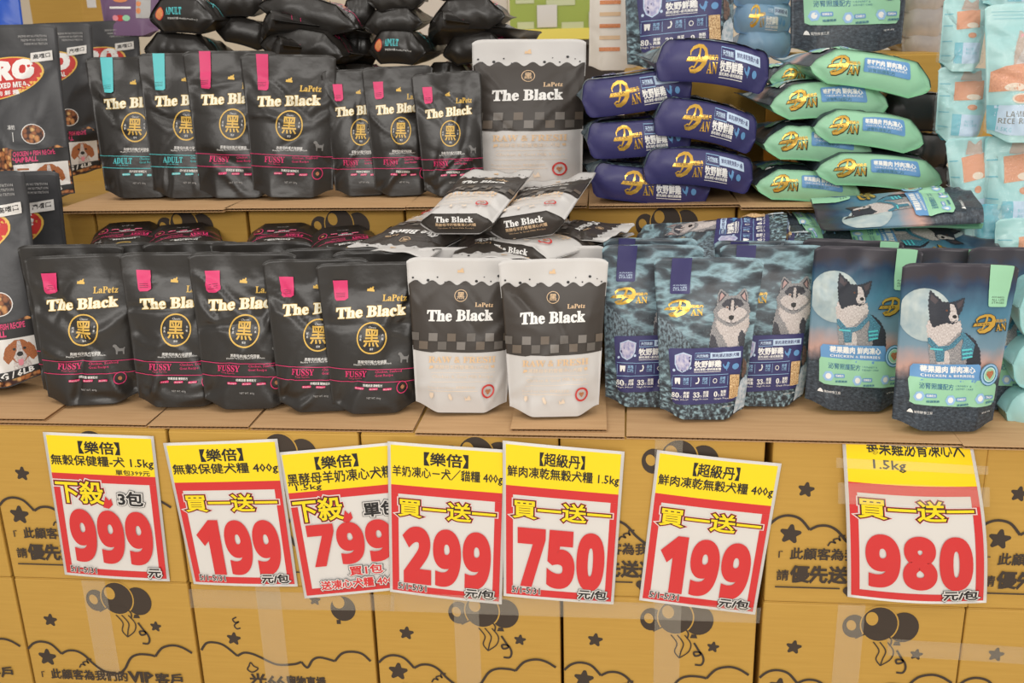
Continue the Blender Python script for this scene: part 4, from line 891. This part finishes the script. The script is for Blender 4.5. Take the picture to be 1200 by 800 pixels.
# ------------------------------------------------------------------ second tier, standing
BR = [([(82, 70), (191, 69), (214, 232), (118, 234)], 'large black pouch with teal tab, leftmost on the second tier', 'adult', .02),
      ([(150, 70), (258, 70), (276, 237), (175, 239)], 'large black pouch with teal tab, right of the other teal one', 'adult', .01),
      ([(203, 69), (314, 71), (328, 239), (230, 242)], 'large black pouch with pink tab beside the teal tabbed ones', 'fussyL', 0),
      ([(272, 67), (386, 74), (392, 235), (293, 239)], 'large black pouch with pink tab and its full wording in view', 'fussyL', 0)]
for k, (q, lb, kd, off) in enumerate(BR):
    stand('food_pouch', lb, 'pouch', 'large black pouches on the second tier', q, T2, .055, yaw=10, Y0=.60-.008*k, seed=101+k, lean=4, wr=1.6, body=blackfilm, art=ARTS[kd])
SR = [([(373, 86), (458, 83), (466, 229), (391, 233)], 'small black pouch on the second tier, left of three', .02), ([(424, 81), (508, 78), (512, 228), (438, 232)], 'small black pouch on the second tier, middle of three', .01), ([(483, 81), (566, 76), (570, 220), (496, 225)], 'small black pouch on the second tier beside the tall white one', 0)]
for k, (q, lb, off) in enumerate(SR):
    stand('food_pouch', lb, 'pouch', 'small black pouches on the second tier', q, T2, .042, yaw=11, Y0=.61-.008*k, seed=111+k, lean=4, wr=1.8, body=blackfilm, art=ARTS['fussy'])
stand('food_pouch', 'tall white and charcoal pouch standing on the second tier', 'pouch', None, [(549, 49), (684, 50), (686, 224), (554, 226)], T2, .055, yaw=4, seed=121, lean=4, wr=.7, **SKIN['white'])
# ------------------------------------------------------------------ flat black pouches on the third rank
for k, (c, an, W, lb) in enumerate([((143, 287), 196, .165, 'flat black pouch lying upside down, leftmost of four'), ((219, 288), 207, .165, 'flat black pouch lying upside down, second of four'), ((324, 289), 188, .165, 'flat black pouch lying upside down, third of four'), ((412, 292), 206, .155, 'flat black pouch lying upside down next to the white heap')]):
    lie('food_pouch', lb, 'pouch', 'flat black pouches on the first tier', c, 0, an, W, .25, .045, tilt=-13, Y=.385, seed=131+k, hexa=(.55, .1), cap=CAPS['fussy'], **BLK)
# ------------------------------------------------------------------ heap of white pouches
WC = dict(SKIN['white'], cap=CAPS['white'], hexa=(.62, .12)); GH = 'heap of white and charcoal pouches'
lie('food_pouch', 'white pouch at the left of the heap with its scalloped lip towards us', 'pouch', GH, (500, 262), .955, 158, .19, .27, .045, tilt=-3, seed=141, **WC)
lie('food_pouch', 'white pouch low in the heap at the right, pointing away', 'pouch', GH, (650, 272), .945, -38, .18, .26, .045, tilt=2, seed=142, **WC)
lie('food_pouch', 'white pouch in the bottom of the heap, its lip towards us', 'pouch', GH, (592, 272), .945, 184, .19, .25, .04, tilt=-2, seed=143, **WC)
lie_cap('food_pouch', 'white pouch on top of the heap, its dark gusset facing left front', 'pouch', GH, (490, 262), (580, 262), .20, .042, .30, dyaw=-.014, tilt=11, seed=144, **WC)
lie_cap('food_pouch', 'white pouch on the heap at the right, its lettered gusset facing us', 'pouch', GH, (572, 272), (664, 258), .22, .05, .29, dyaw=-.016, tilt=10, seed=145, **WC)
lie('food_pouch', 'white pouch at the far right of the heap showing a charcoal corner', 'pouch', GH, (668, 262), .952, -110, .17, .20, .035, tilt=3, seed=146, **WC)
# ------------------------------------------------------------------ flat wolf and collie pouches
WF = dict(SKIN['wolf'], cap=CAPS['navy']); CF_ = dict(SKIN['collie'], cap=CAPS['mint'])
lie('food_pouch', 'flat wolf pouch on top of its rank, navy label towards the right', 'pouch', 'flat wolf pouches on the first tier', (838, 272), 0, 80, .19, .29, .035, tilt=-5, Y=.33, roll=12, seed=151, **WF)
lie('food_pouch', 'lower flat wolf pouch, its navy label end at the right', 'pouch', 'flat wolf pouches on the first tier', (874, 289), 0, 76, .17, .25, .03, tilt=-4, Y=.29, roll=10, seed=152, **WF)
lie('food_pouch', 'flat wolf pouch at the left behind the first standing wolf pouch', 'pouch', 'flat wolf pouches on the first tier', (735, 295), 0, 92, .17, .20, .035, tilt=0, Y=.30, seed=153, **WF)
lie('food_pouch', 'flat collie pouch on top, its green label at the right end', 'pouch', 'flat collie pouches on the first tier', (1056, 236), 0, 88, .17, .29, .04, tilt=-3, Y=.36, roll=12, seed=154, **CF_)
lie('food_pouch', 'flat collie pouch in the middle with its tab at the right end', 'pouch', 'flat collie pouches on the first tier', (1058, 277), 0, -91, .21, .32, .045, tilt=1, Y=.33, roll=-16, seed=155, **CF_)
lie('food_pouch', 'flat collie pouch at the bottom left of the flat ones', 'pouch', 'flat collie pouches on the first tier', (972, 262), 0, -86, .22, .20, .035, tilt=0, Y=.42, roll=-6, seed=156, **CF_)
# ------------------------------------------------------------------ navy stack and mint stack
NC = dict(body=forest, capm=navy, backm=navy, art=ARTS['wolf'], cap=CAPS['navy'])
for k, (l, r, Y, T, dy, lb) in enumerate([((689, 213), (836, 225), .50, .076, 0, 'navy gusset pouch at the bottom left of the navy stack'), ((752, 190), (887, 204), .48, .078, 0, 'navy gusset pouch at the bottom right of the navy stack'),
        ((685, 169), (815, 158), .50, .078, 0, 'navy gusset pouch in the middle left of the navy stack'), ((766, 131), (891, 157), .48, .080, 0, 'navy gusset pouch in the middle right of the navy stack'),
        ((679, 121), (815, 100), .50, .080, 0, 'navy gusset pouch at the upper left of the navy stack'), ((767, 66), (906, 84), .48, .085, 0, 'navy gusset pouch topping the navy stack')]):
    lie_cap('food_pouch', lb, 'pouch', 'stack of navy wolf pouches', l, r, Y, T, .36, dyaw=.01, tilt=0, seed=161+k, bend=.012 if k in (1, 3, 5) else -.004, wr=1.5, hexa=(.86, .68), **NC)
MC = dict(body=dusk, capm=mint, backm=mint, art=ARTS['collie'], cap=CAPS['mint'])
for k, (l, r, Y, T, lb) in enumerate([((884, 212), (1014, 226), .50, .066, 'mint gusset pouch at the bottom left of the mint stack'), ((954, 194), (1110, 208), .48, .068, 'mint gusset pouch at the bottom right of the mint stack'),
        ((893, 163), (1028, 177), .50, .072, 'mint gusset pouch in the lower middle left of the mint stack'), ((952, 143), (1088, 162), .48, .070, 'mint gusset pouch in the middle right of the mint stack'),
        ((900, 118), (1046, 118), .50, .074, 'mint gusset pouch in the upper left of the mint stack'), ((948, 71), (1097, 98), .48, .072, 'mint gusset pouch topping the mint stack'), ((900, 88), (1010, 90), .62, .05, 'mint gusset pouch peeping out behind the top left of the mint stack')]):
    lie_cap('food_pouch', lb, 'pouch', 'stack of mint green collie pouches', l, r, Y, T, .36, dyaw=.01, seed=171+k, bend=.010, wr=1.3, hexa=(.66, .26), **MC)
for k, (l, r, lb) in enumerate([((1030, 212), (1116, 218), 'lowest'), ((1028, 176), (1116, 182), 'middle'), ((1030, 130), (1112, 134), 'highest')]):
    lie_cap('food_pouch', 'dark lying pouch added to stand in for the shadow right of the mint stack, %s of three' % lb, 'pouch', 'added dark pouches between the mint stack and the aqua bags', l, r, .66, .085, .3, seed=281+k, wr=1.3, body=dusk, capm=blackfilm)  # added dark pouches, filling the gap where black shadow belongs
for k, (y_, lb) in enumerate([(196, 'bottom'), (156, 'second'), (118, 'third')]):
    lie_cap('food_pouch', 'black lying pouch added to darken the gap between tall white pouch and navy stack, %s from below' % lb, 'pouch', 'added black pouches in the gap left of the navy stack', (640, y_), (730, y_+2), .80, .088, .26, seed=291+k, wr=1.3, body=blackfilm)  # added black pouches hide the pale wall so this gap reads dark
# ------------------------------------------------------------------ things standing and lying behind, on hidden third tier cartons
def standY(name, label, cat, group, q, Y, T, **kw):
    z = aty(((q[2][0]+q[3][0])/2, (q[2][1]+q[3][1])/2), Y).z
    return stand(name, label, cat, group, q, z, T, **kw), z
_, zw = standY('food_pouch', 'tall wolf pouch standing behind the navy stack', 'pouch', None, [(714, -125), (850, -135), (864, 78), (732, 86)], .93, .06, yaw=0, seed=181, lean=2, wr=.6, **SKIN['wolf'])
_, zc = standY('food_pouch', 'tall collie pouch standing behind the mint stack', 'pouch', None, [(914, -150), (1070, -160), (1063, 61), (925, 66)], .93, .06, yaw=0, seed=182, lean=2, wr=.6, **SKIN['collie'])
def riser(x0, w, y, z0, z1, label):
    e = empty('cardboard_box', (x0, y, z0), label, 'box', 'third tier cartons'); bm = bmesh.new(); add_box(bm, 0, w, 0, .36, .001, z1-z0-.001, .0035); bm_obj('carton', bm, carton, e)
    bm = bmesh.new(); add_box(bm, .003, w-.003, .002, .178, z1-z0-.0015, z1-z0+.0005); add_box(bm, .003, w-.003, .182, .358, z1-z0-.0015, z1-z0+.0005); bm_obj('top_flap', bm, carton, e)
riser(1.20, .34, .90, T2-.007, zw-.001, 'third tier carton carrying the tall wolf pouch'); riser(1.64, .30, .90, T2-.007, zc-.001, 'third tier carton carrying the tall collie pouch')
riser(.02, .44, .80, T2-.007, 1.19, 'third tier carton under the black heap, left'); riser(.48, .44, .80, T2-.007, 1.19, 'third tier carton under the black heap, right')
GB = 'heap of black pouches at the top of the display'
PB = [((172, 18), (252, 20), .84, .085, 'adult', 'black pouch with teal lettered gusset at the top left of the black heap', 3), ((166, 55), (250, 60), .86, .075, 'adult', 'black pouch under the teal lettered one in the black heap', -2),
      ((250, 28), (322, 48), .92, .07, 'adult', 'black pouch wedged between the first two columns of the black heap', 0), ((302, 48), (404, 62), .84, .085, 'fussy', 'black pouch at the foot of the second column in the black heap', 0),
      ((300, 2), (420, 30), .86, .075, 'fussy', 'black pouch slanting down right at the top of the second column', 0), ((240, 2), (310, 0), .90, .08, 'fussy', 'black pouch at the very top between the first columns of the black heap', 0),
      ((430, 55), (500, 57), .84, .082, 'adult', 'black pouch with orange emblem gusset at the foot of the third column', 0), ((424, 28), (496, 22), .86, .062, 'fussy', 'black pouch in the middle of the third column', 2), ((428, -2), (500, -6), .86, .065, 'fussy', 'black pouch at the top of the third column', 0),
      ((516, 60), (596, 54), .86, .075, 'fussy', 'black pouch at the foot of the fourth column beside the tall white pouch', 0), ((504, 20), (594, 14), .84, .075, 'fussy', 'black pouch in the upper part of the fourth column', -2), ((500, -16), (580, -18), .86, .07, 'fussy', 'black pouch at the very top of the fourth column', 0),
      ((328, 76), (400, 78), .90, .05, 'fussy', 'black pouch low in the gap behind the large pink tabbed pouches', 0), ((394, 50), (440, 58), .97, .08, 'fussy', 'black pouch deep in the gap between the second and third columns', 0), ((398, 20), (444, 14), .98, .08, 'fussy', 'black pouch high in the gap between the second and third columns', 0), ((494, 88), (556, 92), .92, .07, 'fussy', 'black pouch in the gap behind the three small second tier pouches', 0), ((392, 88), (450, 90), .94, .06, 'fussy', 'black pouch at the foot of the gap left of the three small pouches', 0)]
for k, (l, r, Y, T, cp, lb, ti) in enumerate(PB):
    lie_cap('food_pouch', lb, 'pouch', GB, l, r, Y, T, .25, dyaw=.012*((k % 3)-1), tilt=ti, seed=191+k, wr=2.0, cap=CAPS[cp] if k in (0, 6) else None, hexa=(.55, .12), bend=.008, body=blackfilm, art=ARTS['fussy'] if cp == 'fussy' else ARTS['adult'])
for k, (c, z, an, lb) in enumerate([((402, 34), 1.325, -62, 'black pouch whose grey lip sticks out right above the third column'), ((408, 62), 1.27, -58, 'black pouch whose lip hangs out between second and third column'), ((598, 34), 1.33, -66, 'black pouch whose lip sticks out towards the green shelf')]):
    lie('food_pouch', lb, 'pouch', GB, (c[0]-36, c[1]-4), z, an, .17, .25, .05, tilt=-9, roll=14, Y=.93, seed=211+k, wr=1.5, body=blackfilm, art=ARTS['fussy'])
# light blue and grey pouches farther back
skyf = mat('sky_blue_film', (132, 168, 200), .4); beige = mat('beige_film', (190, 176, 164), .4, rgb2=(156, 148, 144), nscale=9)
for k, (l, r, T, m, lb) in enumerate([((858, 20), (930, 26), .085, skyf, 'light blue lying pouch with gold logo behind the navy stack'), ((862, 50), (930, 54), .07, skyf, 'lower light blue lying pouch behind the navy stack'), ((856, -8), (930, -6), .07, skyf, 'topmost light blue lying pouch behind the navy stack')]):
    lie_cap('food_pouch', lb, 'pouch', 'light blue pouches behind', l, r, 1.12, T, .3, seed=221+k, body=m, cap=CAPS['navy'] if k == 0 else None)
for k, (l, r, T, lb) in enumerate([((1056, 24), (1112, 30), .085, 'beige silver lying pouch beside the tall collie pouch, upper one'), ((1056, 50), (1112, 56), .06, 'beige silver lying pouch beside the tall collie pouch, lower one'), ((1050, 72), (1112, 74), .045, 'pale lying pouch right above the mint stack'), ((1056, -2), (1112, 2), .07, 'beige silver lying pouch at the top edge')]):
    lie_cap('food_pouch', lb, 'pouch', 'beige silver pouches behind', l, r, 1.05, T, .3, seed=231+k, body=beige if k != 2 else whitefilm)
riser(1.50, .16, 1.10, T2-.007, 1.14, 'third tier carton under the light blue pouches'); riser(2.0, .2, 1.20, T2-.007, 1.16, 'third tier carton under the beige silver pouches')
# ------------------------------------------------------------------ aqua cat bags in plastic at the right
def wrap(root, G, N):
    r = np.random.RandomState(5); nv, nu = G.shape[:2]; P = G+N*(.004+.004*r.rand(nv, nu))[..., None]
    i = np.arange(nv-1)[:, None]*nu+np.arange(nu-1)[None]; link(bpy.data.objects.new('plastic_wrap', mesh_np('plastic_wrap', P.reshape(-1, 3), np.stack([i, i+1, i+1+nu, i+nu], 2).reshape(-1, 4), [wrapm])), root)
CA = 'aqua cat food bags in clear plastic'
def aq(lb, q, Y, T, art, sd, yaw=-8, m=aqua, lean=2): standY('food_bag', lb, 'bag', CA, q, Y, T, yaw=yaw, seed=sd, lean=lean, wr=1.6, body=m, backm=aquad, art=art, extra=wrap)
aq('aqua bag with a tabby cat picture, upper right corner', [(1137, 11), (1262, 6), (1252, 168), (1158, 170)], .36, .07, ARTS['cat'], 241, -6)
aq('aqua bag with a cat, left of the tabby picture bag', [(1104, 2), (1160, -2), (1152, 88), (1102, 84)], .46, .08, ARTS['cats'], 242)
aq('crumpled aqua bag below the cat bag, touching the mint stack', [(1096, 86), (1166, 82), (1150, 176), (1098, 166)], .44, .08, ARTS['cats'], 243)
aq('aqua bag at the very top right, cut off by the photo edge', [(1150, -90), (1250, -92), (1246, 14), (1152, 16)], .44, .07, ARTS['cats'], 244)
aq('aqua bag in plastic right of the mint stack, under the crumpled one', [(1096, 172), (1154, 168), (1156, 280), (1122, 282)], .37, .09, ARTS['cats'], 245)
aq('aqua bag wrapped in plastic straight under the tabby picture bag', [(1150, 168), (1226, 164), (1222, 286), (1152, 284)], .35, .09, ARTS['cats'], 248)
aq('aqua bag in plastic at the right edge under the wide one', [(1166, 264), (1260, 262), (1252, 372), (1164, 370)], .28, .07, ARTS['cats'], 246)
aq('deep teal bag end poking out beside the flat collie pouches', [(1140, 246), (1184, 244), (1182, 322), (1140, 320)], .34, .05, None, 247, m=aquad)
for k, (l, r, T, lb) in enumerate([((1192, 362), (1330, 366), .110, 'top aqua bag of the three lying at the right edge'), ((1184, 428), (1330, 434), .088, 'middle aqua bag of the three lying at the right edge'), ((1176, 484), (1330, 490), .080, 'bottom aqua bag of the three lying at the right edge')]):
    lie_cap('food_bag', lb, 'bag', 'aqua bags lying at the right edge', l, r, .08, T, .3, dyaw=0, seed=251+k, wr=1.3, body=aqua, capm=aqua)
# ------------------------------------------------------------------ background fixtures
def bx(name, q0, q1, Y, d, m, parent=None, bev=.002, **kw):
    a, b = aty(q0, Y), aty(q1, Y); bm = bmesh.new(); L = parent.location if parent else V(0, 0, 0); add_box(bm, min(a.x, b.x)-L.x, max(a.x, b.x)-L.x, Y-L.y, Y+d-L.y, min(a.z, b.z)-L.z, max(a.z, b.z)-L.z, bev); return bm_obj(name, bm, m, parent, **kw)
e = empty('carton_stack', (0, 1.9, 0), 'plain ochre carton behind the kibble bags at the top left', 'box'); bx('carton', (24, -60), (140, 300), 1.9, .4, carton, e); bx('paper_tag', (98, -20), (113, 9), 1.895, .004, signwhite, e)
standY('food_bag', 'glossy blue bag at the top left corner', 'bag', None, [(-60, -60), (20, -60), (27, 60), (-60, 60)], 1.35, .06, seed=261, body=mat('royal_blue_film', (30, 84, 190), .3))
pa = Art([(0, 0), (70, 0), (70, 100), (0, 100)]); pa.part = 'printing'; pa.disc(28, 66, 9, orange, 14, 3); pa.rect(14, 40, 73, 75, white); pa.disc(26, 84, 6, redink, 12, 3); pa.disc(34, 84, 5, mint, 10, 3); pa.disc(20, 84, 4, pink, 8, 3); pa.rect(46, 62, 66, 84, greyl); pa.disc(49, 70, 3, orange, 8); pa.disc(49, 77, 3, orange, 8)
standY('food_bag', 'dusky purple treat bag behind the kibble bags', 'bag', None, [(106, -80), (192, -80), (184, 44), (118, 44)], 1.3, .05, seed=262, body=mat('purple_film', (112, 82, 116), .45), art=pa)
standY('food_bag', 'white treat bag with orange lines left of the tall wolf pouch', 'bag', None, [(697, -70), (760, -72), (752, 84), (688, 84)], 1.15, .04, seed=263, body=mat('ivory_film', (230, 222, 210), .5), art=(lambda A: ([A.rect(20, 60, 20+9*i, 23+9*i, orange if i % 2 else tan) for i in range(8)], A)[1])(Art([(0, 0), (100, 0), (100, 100), (0, 100)])))
e = empty('store_shelf', (1.0, 2.6, 0), 'blurred shop shelf with a green panel and yellow price rail', 'shelf')
bx('green_panel', (596, -40), (720, 37), 2.6, .03, mat('green_panel', (160, 178, 76), .5), e); bx('yellow_rail', (596, 35), (720, 45), 2.57, .05, mat('yellow_rail', (240, 222, 96), .4), e); bx('shelf_board', (596, 45), (720, 52), 2.58, .4, mat('shelf_grey', (70, 66, 62), .5), e)
bx('blue_panel', (410, -40), (427, 40), 2.6, .03, mat('panel_blue', (90, 150, 196), .5), e); bx('wood_post', (419, -40), (424, 60), 2.55, .04, mat('post_wood', (190, 140, 90), .6), e); bx('pale_panel', (427, -40), (596, 60), 2.62, .03, mat('panel_pale', (214, 204, 192), .5), e)
for x, y, w, h in ((629, 6, 24, 26), (690, 14, 8, 18)): bx('price_tag', (x, y), (x+w, y+h), 2.59, .004, signwhite, e)
for x, y, w, h in ((604, 0, 22, 4), (640, 0, 34, 6), (606, 26, 20, 8), (658, 26, 26, 7)): bx('panel_print', (x, y), (x+w, y+h), 2.597, .002, mat('panel_print', (206, 212, 170), .5), e)
bx('dark_backing', (560, 45), (760, 130), 2.7, .03, mat('shelf_dark', (60, 52, 48), .6), e)
